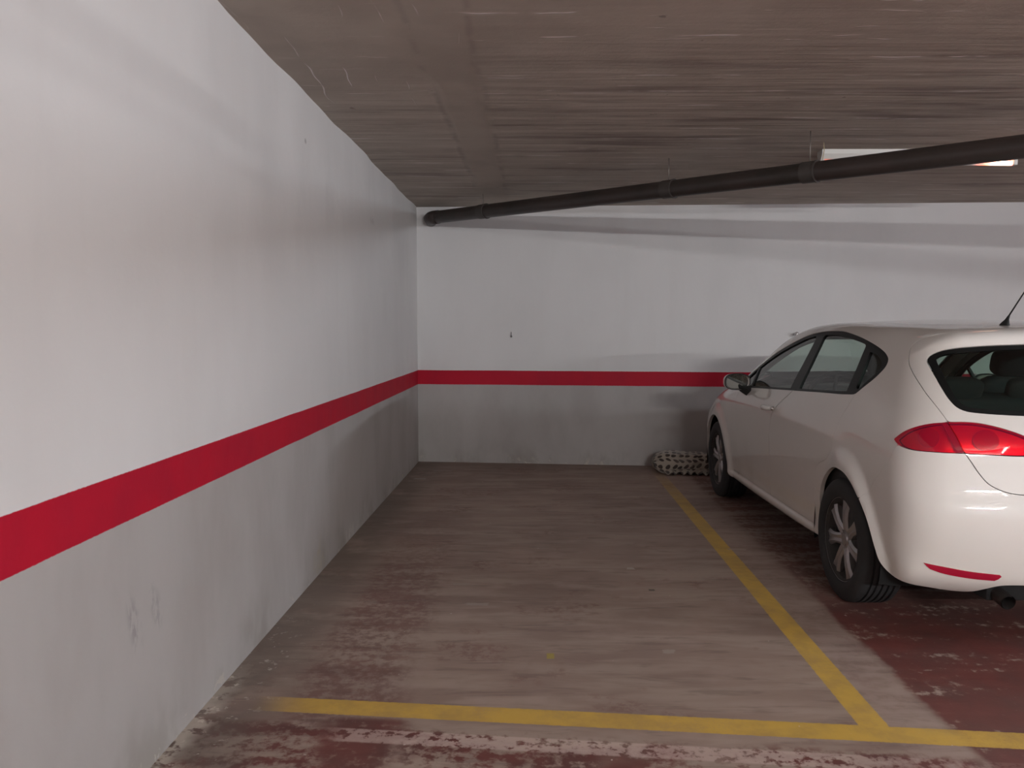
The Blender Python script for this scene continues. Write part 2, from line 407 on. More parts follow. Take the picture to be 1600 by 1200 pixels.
def panel(loops, inv, res=.022, gap=.0015, flange=.022, offset=0., extra=None, acc=None, back=0.):
    """loops[0] is the outline, the rest are holes, all dense, in chart coordinates"""
    loops = [resample(np.r_[L, L[:1]], min(res*.8, .016))[:-1] for L in loops]
    loops = [shrink(L, gap if i == 0 else -gap) for i, L in enumerate(loops)]
    B = np.concatenate(loops); E = []; k = 0
    for L in loops:
        E += [(k+i, k+(i+1) % len(L)) for i in range(len(L))]; k += len(L)
    lo, hi = B.min(0), B.max(0)
    gx = np.arange(lo[0], hi[0], res); gy = np.arange(lo[1], hi[1], res*.866)
    X, Y = np.meshgrid(gx, gy); X = X+(np.arange(len(gy)) % 2)[:, None]*res*.5
    G = np.stack([X.ravel(), Y.ravel()], 1)
    if extra is not None:
        G = G[dist_to(G, [extra]) > .012] if len(extra) else G
        s_ = np.concatenate([extra+[0, o] for o in (-.012, -.004, .004, .012)]); G = np.r_[G, s_]
    G = G[inside(G, loops)]; G = G[dist_to(G, loops) > res*.45]
    Q = np.r_[B, G]
    vo, eo, fo, ov, oe, of = delaunay_2d_cdt([Vector(q) for q in Q], E, [], 0, 1e-6)
    vo = np.array([tuple(a) for a in vo]); T = np.array([f for f in fo if len(f) == 3])
    cen = vo[T].mean(1); T = T[inside(cen, loops)]
    P = inv(vo)
    bad = np.isnan(P[:, 0])
    if bad.any():
        print('PANEL NaN', bad.sum(), vo[bad][:4]); T = T[~bad[T].any(1)]; P[bad] = 0
    N = normals(P); P = P+N*offset
    fn = np.cross(P[T[:, 1]]-P[T[:, 0]], P[T[:, 2]]-P[T[:, 0]])
    fl = (fn*N[T[:, 0]]).sum(1) < 0; T[fl] = T[fl][:, ::-1]
    acc = acc or Acc(); acc.add(P, N, T)
    if back: acc.add(P-N*back, -N, T[:, ::-1])
    if flange:
        idx = {tuple(np.round(q, 5)): i for i, q in enumerate(vo)}
        for L in loops:
            ii = [idx.get(tuple(np.round(q, 5))) for q in L]; ii = [i for i in ii if i is not None and not bad[i]]
            if len(ii) < 3: continue
            p = P[ii]; nn = N[ii]; t = np.roll(p, -1, axis=0)-np.roll(p, 1, axis=0)
            m = np.cross(t, nn); m /= np.linalg.norm(m, axis=1, keepdims=True)+1e-9
            q = len(p); f = [(i, (i+1) % q, q+(i+1) % q, q+i) for i in range(q)]
            g = np.cross(p[1]-p[0], -nn[0]); 
            if np.dot(g, m[0]) < 0: f = [a[::-1] for a in f]
            acc.add(np.r_[p, p-nn*flange], np.r_[m, m], f)
    return acc

# outlines, all on the left half of the car, in metres
def P3w(L): return wrap_fwd(np.array(L, float))
DLO_TOP = [(2.035,.992),(1.968,1.036),(1.90,1.075),(1.778,1.137),(1.558,1.223),(1.345,1.287),(1.156,1.335),(1.02,1.364),(.848,1.384),(.579,1.390),(.413,1.376),(.189,1.346),(-.005,1.306),(-.106,1.274),(-.145,1.248),(-.150,1.218),(-.107,1.162),(-.024,1.099)]
DLO_BOT = [(-.024,1.099),(.018,1.071),(.105,1.060),(.45,1.043),(.76,1.027),(1.2,1.004),(1.748,.974),(1.99,.960),(2.035,.968),(2.035,.992)]
dlo_top = crom(DLO_TOP, 8); dlo_bot = crom(DLO_BOT, 8)
DLO = chain(dlo_top, dlo_bot)
def zbot(y): return np.interp(y, dlo_bot[:, 0], dlo_bot[:, 1])
SEAM_F = np.array([(.872, float(zbot(.872))),(.93,.985),(1.02,.93),(1.10,.865),(1.145,.78),(1.165,.62),(1.175,.45),(1.19,.33),(1.205,.292)])
seam_f = crom(SEAM_F, 8)
SEAM_R = crom([(.018,1.071),(.045,1.0),(.085,.93),(.112,.84),(.128,.758),(.19,.702),(.29,.660),(.345,.60),(.372,.50),(.378,.40),(.385,.325)], 8)
corner_r = crom([(.385,.325),(.40,.298),(.44,.292)], 6)
FRONT_E = crom([(2.01,.962),(2.02,.90),(2.02,.70),(2.0,.45),(1.975,.33),(1.955,.292)], 6)
cut_b = dlo_bot[(dlo_bot[:, 0] > .0)]
def bot_between(a, b):
    q = dlo_bot[(dlo_bot[:, 0] > a) & (dlo_bot[:, 0] < b) & (dlo_bot[:, 1] < 1.09)]
    q = q[np.argsort(q[:, 0])]; return np.r_[[(a, zbot(a))], q[:-1] if b > 2 else q, [(b, zbot(b))]]
fd_top = bot_between(.872, 2.01)
rd_top = bot_between(.018, .872); rd_top[0] = SEAM_R[0]
FDOOR = chain(seam_f, [(1.205,.292),(1.955,.292)], FRONT_E[::-1], fd_top[::-1])
RDOOR = chain(SEAM_R, corner_r, [(.44,.292),(1.205,.292)], seam_f[::-1], rd_top[::-1])
HOLE = chain([(2.01, zbot(2.01)), (2.035,.968)], dlo_top, dlo_bot[1:8], SEAM_R, corner_r, [(.44,.292),(1.955,.292)], FRONT_E[::-1])
# tailgate seam, lamp, rear glass (3D points on the surface)
GS = [(0,-.418,1.402),(-.218,-.406,1.40),(-.40,-.375,1.396),(-.50,-.335,1.385),(-.575,-.293,1.368),(-.615,-.262,1.350),(-.645,-.252,1.326),(-.673,-.274,1.289),(-.693,-.315,1.248),(-.703,-.369,1.203),(-.706,-.438,1.159),(-.700,-.518,1.10),(-.668,-.625,.998),(-.640,-.667,.92),(-.622,-.687,.870),(-.601,-.702,.835),(-.571,-.717,.784),(-.541,-.731,.746),(-.494,-.748,.721),(-.448,-.761,.710),(-.30,-.785,.706),(0,-.803,.705)]
GSf = gate_fwd(np.array(GS)); KS, LT, LB = 5, 12, 14      # indices: corner, lamp top, lamp bottom
def seg(a, b, n=6):
    full = crom(GSf, n); return full[a*n:b*n+1]
gs_roof = gate_inv(seg(0, KS)); gs_side = gate_inv(seg(KS, LT)); gs_lamp = gate_inv(seg(LT, LB)); gs_low = gate_inv(seg(LB, len(GS)-1))
def fix0(P):
    P[np.abs(P[:, 0]) < 2e-3, 0] = 0; return P
gs_roof = fix0(gs_roof); gs_low = fix0(gs_low)
LAMP_T_OUT = [(-.668,-.625,.998),(-.72,-.60,.990),(-.762,-.565,.974),(-.798,-.52,.946),(-.822,-.469,.902)]
LAMP_B_OUT = [(-.822,-.469,.902),(-.820,-.505,.884),(-.800,-.572,.871),(-.724,-.649,.870),(-.622,-.687,.870)]
LAMP_T_IN = [(-.668,-.625,.998),(-.583,-.657,1.0),(-.521,-.68,.991),(-.459,-.703,.974),(-.398,-.724,.950),(-.345,-.74,.918),(-.318,-.75,.890)]
LAMP_B_IN = [(-.318,-.75,.890),(-.335,-.75,.873),(-.406,-.744,.868),(-.52,-.715,.869),(-.622,-.687,.870)]
lto = crom(P3w(LAMP_T_OUT), 6); lbo = crom(P3w(LAMP_B_OUT), 6); lti = crom(P3w(LAMP_T_IN), 6); lbi = crom(P3w(LAMP_B_IN), 6)
lto[0] = wrap_fwd(gs_lamp[:1])[0]; lti[0] = lto[0]; lbo[-1] = wrap_fwd(gs_lamp[-1:])[0]; lbi[-1] = lbo[-1]
gl_w = wrap_fwd(gs_lamp)
# roof rail line that parts the side from the top, front to rear
KW = [(YF+HP*RC-XA, .63),(4.0,.632),(3.75,.65),(3.5,.69),(3.25,.75),(2.95,.838),(2.6,.918),(2.36,.962),(2.2,.995),(2.08,1.035),(1.968,1.085),(1.778,1.182),(1.558,1.268),(1.345,1.332),(1.156,1.378),(1.0,1.404),(.85,1.418),(.58,1.423),(.3,1.412),(0,1.390),(-.15,1.372)]
kw = crom(np.array(KW+[tuple(wrap_fwd(gs_side[:1])[0])]), 8)
kw3 = wrap_inv(kw); kw3[0, 0] = 0
fr_arch = crom([(2.975,.236),(2.958,.33),(2.93,.45),(2.86,.57),(2.74,.655),(2.595,.684),(2.45,.655),(2.335,.57),(2.262,.45),(2.222,.33),(2.190,.262),(2.165,.240)], 6)
sill = np.array([(2.165,.240),(1.4,.228),(.8,.232),(.252,.258)])
ra1 = crom([(.252,.258),(.283,.31),(.298,.42),(.268,.54),(.18,.634),(.05,.684),(-.09,.684),(-.19,.645),(-.272,.587)], 6)
ra2_3 = [(-.895,-.272,.587),(-.888,-.318,.545),(-.883,-.352,.505),(-.879,-.389,.450),(-.872,-.425,.385),(-.862,-.455,.330),(-.836,-.497,.292),(-.809,-.56,.276),(-.756,-.61,.268),(-.66,-.64,.257),(-.60,-.655,.255),(-.556,-.67,.262),(-.523,-.697,.283),(-.480,-.725,.308),(-.42,-.75,.317),(-.30,-.77,.318),(0,-.79,.318)]
t_ = P3w(ra2_3); t_[0] = ra1[-1]; ra2 = crom(t_, 6)
u_c = YR-(HP*RC-XA)
bump_seam = crom([tuple(lbo[6]),(-.455,.80),(-.37,.70),(-.31,.63),tuple(ra1[-1])], 6)
gs_low_w = wrap_fwd(gs_low); gs_low_w[-1, 0] = u_c; ra2[-1, 0] = u_c
F0 = YF+HP*RC-XA
SIDE = chain(kw[::-1], [kw[0], (F0,.25)], [(F0,.25),(3.6,.238),(3.2,.236),(2.975,.236)], fr_arch, sill, ra1, bump_seam[::-1], lbo[:7][::-1], lto[::-1], gl_w[:1], wrap_fwd(gs_side)[::-1])
BUMPER = chain(ra2, [ra2[-1], gs_low_w[-1]], gs_low_w[::-1], lbo[6:][::-1], bump_seam)
crease = np.stack([np.linspace(-.05, 2.6, 150), _cz(np.linspace(-.05, 2.6, 150))], 1)

# ---------------------------------------------------------------- the car
car = bpy.data.objects.new('car', None); C.objects.link(car)
car.location = (2.44, 4.12, 0); car.rotation_euler = (0, 0, math.radians(1.1))
tag(car, 'white five-door hatchback car parked nose to the back wall, seen from its rear left corner', 'car')

side = panel([SIDE, HOLE], wrap_inv, .021, extra=crease, gap=-.0006)
snap0(side); body = Acc(); body.join(side); body.join(side.mirror())
# top: roof and windscreen pillars (bonnet and windscreen are panels of their own)
k3 = kw3[:, :2]; ib = int(np.argmin(np.abs(kw[:, 0]-2.34)))
def sym(P): Q = P*[-1, 1]; return Q
WS = crom([(0,2.28),(-.30,2.255),(-.55,2.185),(-.665,2.115),(-.690,2.07),(-.672,1.95),(-.628,1.65),(-.585,1.38),(-.548,1.18),(-.525,1.13),(-.48,1.115),(-.25,1.145),(0,1.155)], 6)
left = k3[ib:]; roofr = gs_roof[::-1][:, :2]
# U shaped outline: rail, rear edge, other rail, then round the windscreen
ROOF = chain(left, roofr, sym(roofr)[::-1], sym(left)[::-1], sym(WS[12:]), WS[12:][::-1])
top = panel([ROOF], top_inv, .024, gap=-.0006, flange=.02)
body.join(top)
o_body = body.build('body_shell', [M_paint], car)
bl = k3[:ib+1]
BON = chain(bl, [k3[ib], (-.64,2.30)], crom([(-.64,2.30),(-.35,2.365),(0,2.385)], 6), crom([(0,2.385),(.35,2.365),(.64,2.30)], 6), [(.64,2.30), tuple(sym(k3[ib]))], sym(bl)[::-1])
panel([BON], top_inv, .03, flange=.02).build('bonnet', [M_paint], car)
COWL = chain(WS[12:13], [k3[ib], (-.64,2.30)], crom([(-.64,2.30),(-.35,2.365),(0,2.385)], 4), crom([(0,2.385),(.35,2.365),(.64,2.30)], 4), [sym(k3[ib]), sym(WS[12])], sym(WS[:13])[::-1], WS[:13])
panel([COWL], top_inv, .03, flange=.03, offset=-.012).build('scuttle_panel', [M_rubber], car)
wsl = chain(WS, sym(WS)[::-1])
wsi = shrink(wsl, .022)
panel([wsl, wsi], top_inv, .03, flange=.015, gap=0, offset=-.004).build('windscreen_seal', [M_black], car)
panel([wsi], top_inv, .03, flange=0, gap=0, offset=-.008).build('windscreen', [M_wind], car)

# side doors and windows, left then mirrored to the right
def pane(pts, n=6): return crom(pts, n, True) if n else np.array(pts)
def topz(y): q = dlo_top[:110]; return np.interp(y, q[::-1, 0], q[::-1, 1])
def strip(a, b, n=14, off=-.022): 
    y = np.linspace(a, b, n); return np.stack([y, topz(y)+off], 1)
G_TRI = chain([(1.765,.988),(1.93,.980),(1.945,.992)], strip(1.93, 1.785, 8, -.020), [(1.765,.988)])
G_FR = chain([(.944,1.030),(1.73,.988)], strip(1.757, .905, 30), [(.885,1.345),(.944,1.030)])
G_RR = chain([(.137,1.072),(.80,1.038)], [(.80,1.038),(.778,1.355)], strip(.760, .165, 20), [(.150,1.310),(.137,1.072)])
G_QT = chain([(.052,1.105),(.075,1.285)], crom([(.075,1.285),(.0,1.272),(-.07,1.245),(-.098,1.222),(-.085,1.190),(-.02,1.128),(.030,1.092),(.052,1.105)], 6))
trim = panel([DLO, G_TRI, G_FR, G_RR, G_QT], wrap_inv, .03, gap=.0, flange=.016, offset=-.004)
fd = panel([FDOOR], wrap_inv, .021, gap=.0022, extra=crease)
rd = panel([RDOOR], wrap_inv, .021, gap=.0022, extra=crease)
panes = [panel([g], wrap_inv, .03, gap=0, flange=0, offset=-.012) for g in (G_TRI, G_FR, G_RR, G_QT)]
lin_hole = shrink(DLO, -.004)
LINE = np.array([(-.22,.34),(2.1,.34),(2.1,.98),(1.98,1.01),(1.7,1.17),(1.3,1.30),(.9,1.375),(.4,1.39),(.0,1.36),(-.18,1.33),(-.22,1.28)])
lining = panel([LINE, lin_hole], wrap_inv, .05, gap=0, flange=.0, offset=-.055, back=.01)
reveal = panel([shrink(DLO, -.012), DLO], wrap_inv, .03, gap=0, flange=.045, offset=-.018)
for sd in (0, 1):
    f = (lambda a: a.mirror()) if sd else (lambda a: a)
    d1 = f(fd).build('front_door', [M_paint], car); d2 = f(rd).build('rear_door', [M_paint], car)
    tr = f(trim).build('window_frame', [M_black], car)
    for pn, par in zip(panes, (d1, d1, d2, tr)): f(pn).build('window_pane', [M_glass], par)
    f(lining).build('cabin_side_lining', [M_liner], car); f(reveal).build('window_reveal', [M_rubber], tr)
    # door handle: a bar standing off a shallow cup
    s = 1 if sd else -1
    bm = bmesh.new(); pts = []
    xh = .893
    for t in np.linspace(0, 1, 13):
        pts.append((s*(xh-.012+.034*math.sin(PI*min(max(t, .02), .98))**.5), 1.065+.185*t, .890-.010*t))
    tube(bm, pts, [.010+.007*math.sin(PI*t) for t in np.linspace(0, 1, 13)], 12)
    h = from_bm('door_handle', bm, M_paint, d1)
    bm = bmesh.new(); superell(bm, (s*.890, 1.05, .889), (.014, .014, .014), 1.0, nu=14, nv=8); from_bm('door_lock', bm, M_satin, d1)
# roof lining
RL = np.array([(-.50,-.30),(.50,-.30),(.53,.3),(.53,1.05),(-.53,1.05),(-.53,.3)])
panel([RL], top_inv, .08, gap=0, flange=0, offset=-.045, back=.008).build('headliner', [M_roofl], car)

# tailgate with its rear window, lamps and brake light (tilted chart)
gl_top = gate_fwd(wrap_inv(lti)); gl_bot = gate_fwd(wrap_inv(lbi)); gl_top[0] = gate_fwd(gs_lamp[:1])[0]; gl_bot[-1] = gate_fwd(gs_lamp[-1:])[0]
half = chain(gate_fwd(gs_roof), gate_fwd(gs_side), gl_top, gl_bot, gate_fwd(gs_low))
TG = chain(half, sym(half)[::-1])
RG3 = [(0,-.498,1.334),(-.266,-.488,1.331),(-.423,-.465,1.324),(-.538,-.439,1.313),(-.605,-.409,1.297),(-.637,-.396,1.278),(-.650,-.40,1.258),(-.652,-.43,1.232),(-.651,-.465,1.20),(-.645,-.533,1.135),(-.634,-.576,1.09),(-.616,-.606,1.06),(-.590,-.625,1.046),(-.550,-.641,1.039),(-.38,-.69,1.033),(0,-.722,1.030)]
rg = crom(gate_fwd(np.array(RG3)), 6); rg[0, 0] = 0; rg[-1, 0] = 0
RG = chain(rg, sym(rg)[::-1]); RGI = shrink(RG, .028)
tg = panel([TG, RG], gate_inv, .021, gap=.0022, flange=.02).build('tailgate', [M_paint], car)
panel([RG, RGI], gate_inv, .025, gap=.0005, flange=.012, offset=-.004).build('rear_window_border', [M_black], tg)
panel([RGI], gate_inv, .03, gap=0, flange=0, offset=-.006).build('rear_window', [M_privacy], tg)
bl_ = crom([(-.262,1.006),(-.22,1.013),(0,1.018),(.22,1.013),(.262,1.006),(.22,1.000),(0,1.004),(-.22,1.000)], 5, True)
panel([bl_], gate_inv, .02, gap=0, flange=.006, offset=.003).build('brake_light', [M_refl], tg)

bp = panel([BUMPER], wrap_inv, .021, gap=.0012, flange=.02)
snap0(bp); bpm = Acc(); bpm.join(bp); bpm.join(bp.mirror()); o_bump = bpm.build('rear_bumper', [M_paint], car)
REF3 = [(-.770,-.667,.391),(-.698,-.698,.382),(-.609,-.724,.371),(-.481,-.757,.364),(-.500,-.742,.336),(-.604,-.715,.339),(-.700,-.69,.352),(-.748,-.675,.367)]
rf = P3w(REF3); rfl = chain(crom(rf[:4], 6), crom(rf[3:5], 4), crom(rf[4:], 6))
ra = panel([rfl], wrap_inv, .02, gap=0, flange=.006, offset=.003)
for a in (ra, ra.mirror()): a.build('reflector', [M_refl], o_bump)

# tail lamps: red lens over a housing with round bowls, an outer one on the body and an inner one on the tailgate
OUT = chain(lto, lbo, gl_w[::-1]); INN = chain(lti, lbi, gl_w[::-1])
lo_ = panel([OUT], wrap_inv, .016, gap=.0018, flange=.02, offset=.002); li_ = panel([INN], wrap_inv, .016, gap=.0018, flange=.02, offset=.002)
ho_ = panel([shrink(OUT, .004)], wrap_inv, .02, gap=0, flange=0, offset=-.028); hi_ = panel([shrink(INN, .004)], wrap_inv, .02, gap=0, flange=0, offset=-.028)
def disc(c2, r):
    t = np.linspace(0, 2*PI, 33)[:-1]; return np.stack([c2[0]+r*np.cos(t), c2[1]+r*np.sin(t)], 1)
c_out = wrap_fwd(np.array([(-.735,-.60,.932)]))[0]; c_in = wrap_fwd(np.array([(-.535,-.69,.930)]))[0]
bw_o = panel([disc(c_out, .042)], wrap_inv, .02, gap=0, flange=.012, offset=-.012); bw_i = panel([disc(c_in, .046)], wrap_inv, .02, gap=0, flange=.012, offset=-.012)
bar_ = chain(gl_w, (gl_w+[.028, 0])[::-1]); bar2 = chain(gl_w, (gl_w-[.010, 0])[::-1])
br_o = panel([chain(gl_w, (gl_w-[-1*.026, 0])[::-1])], wrap_inv, .02, gap=.002, flange=.01, offset=-.006)
M_bowl2 = mat('lamp_round_lens', (.50, .06, .09), .3, .1)
M_amber = mat('lamp_side_reflector', (.85, .36, .16), .3, .5)
for sd in (0, 1):
    f = (lambda a: a.mirror()) if sd else (lambda a: a)
    l1 = f(lo_).build('tail_light', [M_lens], car); f(ho_).build('lamp_housing', [M_amber], l1); f(bw_o).build('round_lamp', [M_bowl2], l1); 
    l2 = f(li_).build('tail_light', [M_lens], tg)
    # third level stops here: the housings of the tailgate lamps are parts of the tailgate
    f(hi_).build('lamp_housing', [M_amber], tg); f(bw_i).build('round_lamp', [M_bowl2], tg)
    f(br_o).build('lamp_divider', [M_lamp_bar], l1)

# wheels
M_barrel = mat('wheel_barrel_shade', (.045,.042,.040), .7, .2)  # alloy barrel and lip, the shade behind the spokes put into the colour
def wheel():
    bm = bmesh.new()
    # rim barrel and lip (x negative is the outer face)
    lathe(bm, [(-.094,.2125),(-.0945,.214),(-.090,.219),(-.080,.216)], 'X', 72)
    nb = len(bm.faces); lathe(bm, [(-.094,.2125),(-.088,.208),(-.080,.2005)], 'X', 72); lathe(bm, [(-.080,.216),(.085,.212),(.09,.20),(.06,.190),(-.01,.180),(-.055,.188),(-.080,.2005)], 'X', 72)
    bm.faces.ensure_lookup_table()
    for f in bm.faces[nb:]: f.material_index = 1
    lathe(bm, [(-.078,.0005),(-.080,.020),(-.078,.030),(-.072,.034),(-.070,.058),(-.060,.070),(-.020,.072)], 'X', 48)
    for k in range(7):
        a = math.radians(90+51.43*k)
        c, s = math.cos(a), math.sin(a); sec = []
        for r, w, x, th in ((.045,.034,-.066,.03),(.075,.028,-.073,.032),(.11,.027,-.076,.030),(.15,.032,-.076,.026),(.180,.040,-.073,.022),(.202,.050,-.072,.016)):
            ring = []
            for (dw, dx) in ((-w,0),(-w*.55,-.010),(0,-.004),(w*.55,-.010),(w,0),(w*.9,th),(-w*.9,th)):
                ring.append(bm.verts.new((x+dx, r*c-dw*s, r*s+dw*c)))
            sec.append(ring)
        for A_, B_ in zip(sec, sec[1:]):
            for i in range(7): bm.faces.new((A_[i], A_[(i+1) % 7], B_[(i+1) % 7], B_[i]))
        bm.faces.new(sec[0]); bm.faces.new(sec[-1][::-1])
        rb = .056; a2 = a+math.radians(25.7)
        if k < 5:
            a3 = math.radians(90+72*k+36); superell(bm, (-.064, .055*math.cos(a3), .055*math.sin(a3)), (.010,.009,.009), 1, nu=10, nv=6)
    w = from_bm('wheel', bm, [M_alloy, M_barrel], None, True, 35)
    bm = bmesh.new()
    prof = [(-.080,.212),(-.100,.216),(-.108,.232),(-.110,.255),(-.107,.280),(-.100,.300),(-.090,.310),(-.078,.3135)]
    for g in (-.058,-.030,.0,.030,.058):
        prof += [(g-.0065,.316),(g-.005,.306),(g+.005,.306),(g+.0065,.316)]
    prof += [(.078,.3135),(.090,.310),(.100,.300),(.107,.280),(.110,.255),(.108,.232),(.100,.216),(.080,.212)]
    lathe(bm, prof, 'X', 96)
    from_bm('tyre', bm, M_tyre, w, True, 40)
    bm = bmesh.new(); lathe(bm, [(-.030,.0005),(-.030,.145),(-.018,.145),(-.018,.05)], 'X', 48)
    add_box(bm, (-.024, .115, .06), (.06, .07, .12), .01)
    from_bm('brake_disc', bm, M_brake, w, True, 35)
    bm = bmesh.new(); lathe(bm, [(.02,.0005),(.02,.188)], 'X', 48); from_bm('wheel_back_plate', bm, M_dark, w)
    return w
w0 = wheel()
def copy_tree(o, parent):
    c = o.copy(); C.objects.link(c); c.parent = parent
    for ch in list(o.children): copy_tree(ch, c)
    return c
w0.parent = car
for i, (sx, yy, tw) in enumerate(((-1, 0, 3), (-1, 2.578, 20), (1, 0, 9), (1, 2.578, 31))):
    w = w0 if i == 0 else copy_tree(w0, car)
    w.location = (sx*.762, yy, .3155)
    w.rotation_euler = (math.radians(tw), 0, PI if sx > 0 else 0)
# arch liners
for sx in (-1, 1):
    for yc in (0, 2.578):
        bm = bmesh.new(); rings = []
        for x, r in ((.50,.05),(.50,.395),(.60,.40),(.80,.395),(.855,.382)):
            rings.append([bm.verts.new((sx*x, yc+r*math.cos(t)*(1.18 if (x < .82 or yc == 0 and math.cos(t) < 0) else 1.0), .316+r*math.sin(t))) for t in np.linspace(-.25, PI+.25, 30)])
        for a, b in zip(rings, rings[1:]):
            for k in range(29): bm.faces.new((a[k], a[k+1], b[k+1], b[k]))
        from_bm('wheel_arch_liner', bm, M_dark, car)
bm = bmesh.new()
for (c_, s_) in (((0,1.29,.225),(1.30,1.72,.05)),((0,1.29,.30),(.98,3.9,.16)),((0,3.1,.235),(1.2,.28,.05)),((0,-.50,.37),(1.0,.30,.05)),((0,0,.30),(1.2,.07,.07)),((0,1.29,.255),(1.62,1.70,.045))): add_box(bm, c_, s_, .01)
from_bm('underbody', bm, M_dark, car, True, 30)
bm = bmesh.new()
tube(bm, [(-.42,-.35,.27),(-.43,-.55,.262),(-.44,-.66,.25),(-.44,-.735,.238)], [.028,.030,.032,.032], 20, False)
tube(bm, [(-.44,-.735,.238),(-.44,-.66,.25),(-.43,-.5,.262)], [.028,.028,.024], 20, False)
superell(bm, (-.25,-.46,.275), (.27,.11,.075), .7)
from_bm('exhaust', bm, M_exh, car, True)

# door mirrors
for sd, s in ((0, -1), (1, 1)):
    bm = bmesh.new()
    # housing: an open-backed shell
    def ell(cx, cz, rx, rz, y, n=36, e=.75):
        return [bm.verts.new((s*(cx+rx*math.copysign(abs(math.cos(t))**e, math.cos(t))), y, cz+rz*math.copysign(abs(math.sin(t))**e, math.sin(t)))) for t in np.linspace(0, 2*PI, n+1)[:-1]]
    cx, cz = .912, 1.012; rr = []
    for (dy, k) in ((.022,.86),(.0,.90),(-.006,.955),(0,1.0),(.03,1.03),(.07,.98),(.10,.82),(.118,.55),(.124,.2)):
        rr.append(ell(cx, cz-.004*(dy*10), .092*k, .060*k, 1.80+dy))
    for a, b in zip(rr, rr[1:]):
        for k in range(36): bm.faces.new((a[k], a[(k+1) % 36], b[(k+1) % 36], b[k]))
    bm.faces.new(rr[-1])
    hs = from_bm('door_mirror', bm, M_paint, car, True, 60)
    bm = bmesh.new(); r1 = ell(cx, cz, .092*.87, .060*.87, 1.815); bm.faces.new(r1); 
    ext = bmesh.ops.extrude_face_region(bm, geom=list(bm.faces)); bmesh.ops.translate(bm, vec=(0, .004, 0), verts=[g for g in ext['geom'] if isinstance(g, bmesh.types.BMVert)])
    from_bm('mirror_glass', bm, M_chrome, hs, False)
    bm = bmesh.new(); ra_ = ell(cx, cz, .094, .0615, 1.792, e=.75); rb_ = ell(cx, cz, .083, .0525, 1.797); rc_ = ell(cx, cz, .083, .0525, 1.812); rd_ = ell(cx, cz, .0945, .062, 1.812)
    for A_, B_ in ((rd_, ra_), (ra_, rb_), (rb_, rc_)):
        for k in range(36): bm.faces.new((A_[k], A_[(k+1) % 36], B_[(k+1) % 36], B_[k]))
    from_bm('mirror_rim', bm, M_rubber, hs, True, 50)
    bm = bmesh.new(); secs = []
    for (x, y, z, wy, hz) in ((.80,1.78,.943,.095,.044),(.845,1.79,.943,.080,.038),(.875,1.82,.955,.055,.026),(.90,1.84,.975,.045,.022)):
        secs.append([bm.verts.new((s*(x), y+wy*a, z+hz*b)) for a, b in ((-1,.3),(-.5,1),(.5,1),(1,.3),(.7,-.8),(-.3,-1))])
    for A_, B_ in zip(secs, secs[1:]):
        for k in range(6): bm.faces.new((A_[k], A_[(k+1) % 6], B_[(k+1) % 6], B_[k]))
    bm.faces.new(secs[0]); bm.faces.new(secs[-1][::-1])
    from_bm('mirror_foot', bm, M_rubber, hs, True, 50)

# roof aerial
bm = bmesh.new()
secs = []
for (y, z, wx, ly) in ((0,0,.016,.040),(-.006,.012,.012,.032),(-.022,.032,.006,.014),(-.036,.050,.0045,.006)):
    secs.append([bm.verts.new((-.20+wx*math.cos(t), -.225+y+ly*math.sin(t), 1.414+z)) for t in np.linspace(0, 2*PI, 15)[:-1]])
for A_, B_ in zip(secs, secs[1:]):
    for k in range(14): bm.faces.new((A_[k], A_[(k+1) % 14], B_[(k+1) % 14], B_[k]))
bm.faces.new(secs[-1])
ae = from_bm('roof_aerial', bm, M_rubber, car)
bm = bmesh.new(); tube(bm, [(-.20,-.261,1.463),(-.20,-.31,1.512),(-.20,-.38,1.58),(-.20,-.46,1.655)], [.0038,.0034,.003,.0026], 8); from_bm('aerial_mast', bm, M_rubber, ae)

# cabin
bm = bmesh.new(); add_box(bm, (0, .9, .33), (1.5, 2.6, .05), .01); add_box(bm, (0, 2.16, .62), (1.5, .05, .65), .01); add_box(bm, (0, -.52, .5), (1.1, .05, .4), .01)
from_bm('cabin_floor', bm, M_liner, car, True, 30)
def seat(x):
    bm = bmesh.new()
    superell(bm, (x, .98, .50), (.25,.27,.09), .55)
    R1 = Matrix.Rotation(math.radians(14), 3, 'X')
    superell(bm, (x, .685, .80), (.235,.075,.34), .55, R1)
    superell(bm, (x-.19, .745, .78), (.05,.08,.26), .6, R1); superell(bm, (x+.19, .745, .78), (.05,.08,.26), .6, R1)
    add_box(bm, (x, .95, .40), (.36,.40,.12), .02)
    o = from_bm('front_seat', bm, M_seat, car, True, 60)
    bm = bmesh.new(); superell(bm, (x, .600, 1.205), (.125,.052,.085), .6, R1)
    for dx in (-.05, .05): tube(bm, [(x+dx, .61, 1.16), (x+dx, .628, 1.06)], .006, 8)
    from_bm('headrest', bm, M_seat, o, True, 60)
seat(-.36); seat(.36)
bm = bmesh.new(); superell(bm, (0, .28, .52), (.66,.26,.10), .45)
R2 = Matrix.Rotation(math.radians(20), 3, 'X'); superell(bm, (0, -.03, .79), (.62,.075,.30), .4, R2)
rs = from_bm('rear_seat', bm, M_seat, car, True, 60)
for x in (-.36, 0, .36):
    bm = bmesh.new(); superell(bm, (x, -.135, 1.105), (.12,.04,.060), .6, R2); from_bm('headrest', bm, M_seat, rs, True, 60)
bm = bmesh.new(); add_box(bm, (0, -.40, .935), (1.16,.36,.02), .008); from_bm('parcel_shelf', bm, M_seat, car, True, 30)
bm = bmesh.new(); superell(bm, (0, 1.82, .82), (.70,.30,.17), .45); superell(bm, (-.36, 1.60, .955), (.19,.10,.055), .6); add_box(bm, (0, 1.40, .55), (.24,.7,.40), .04)
from_bm('dashboard', bm, M_dash, car, True, 60)
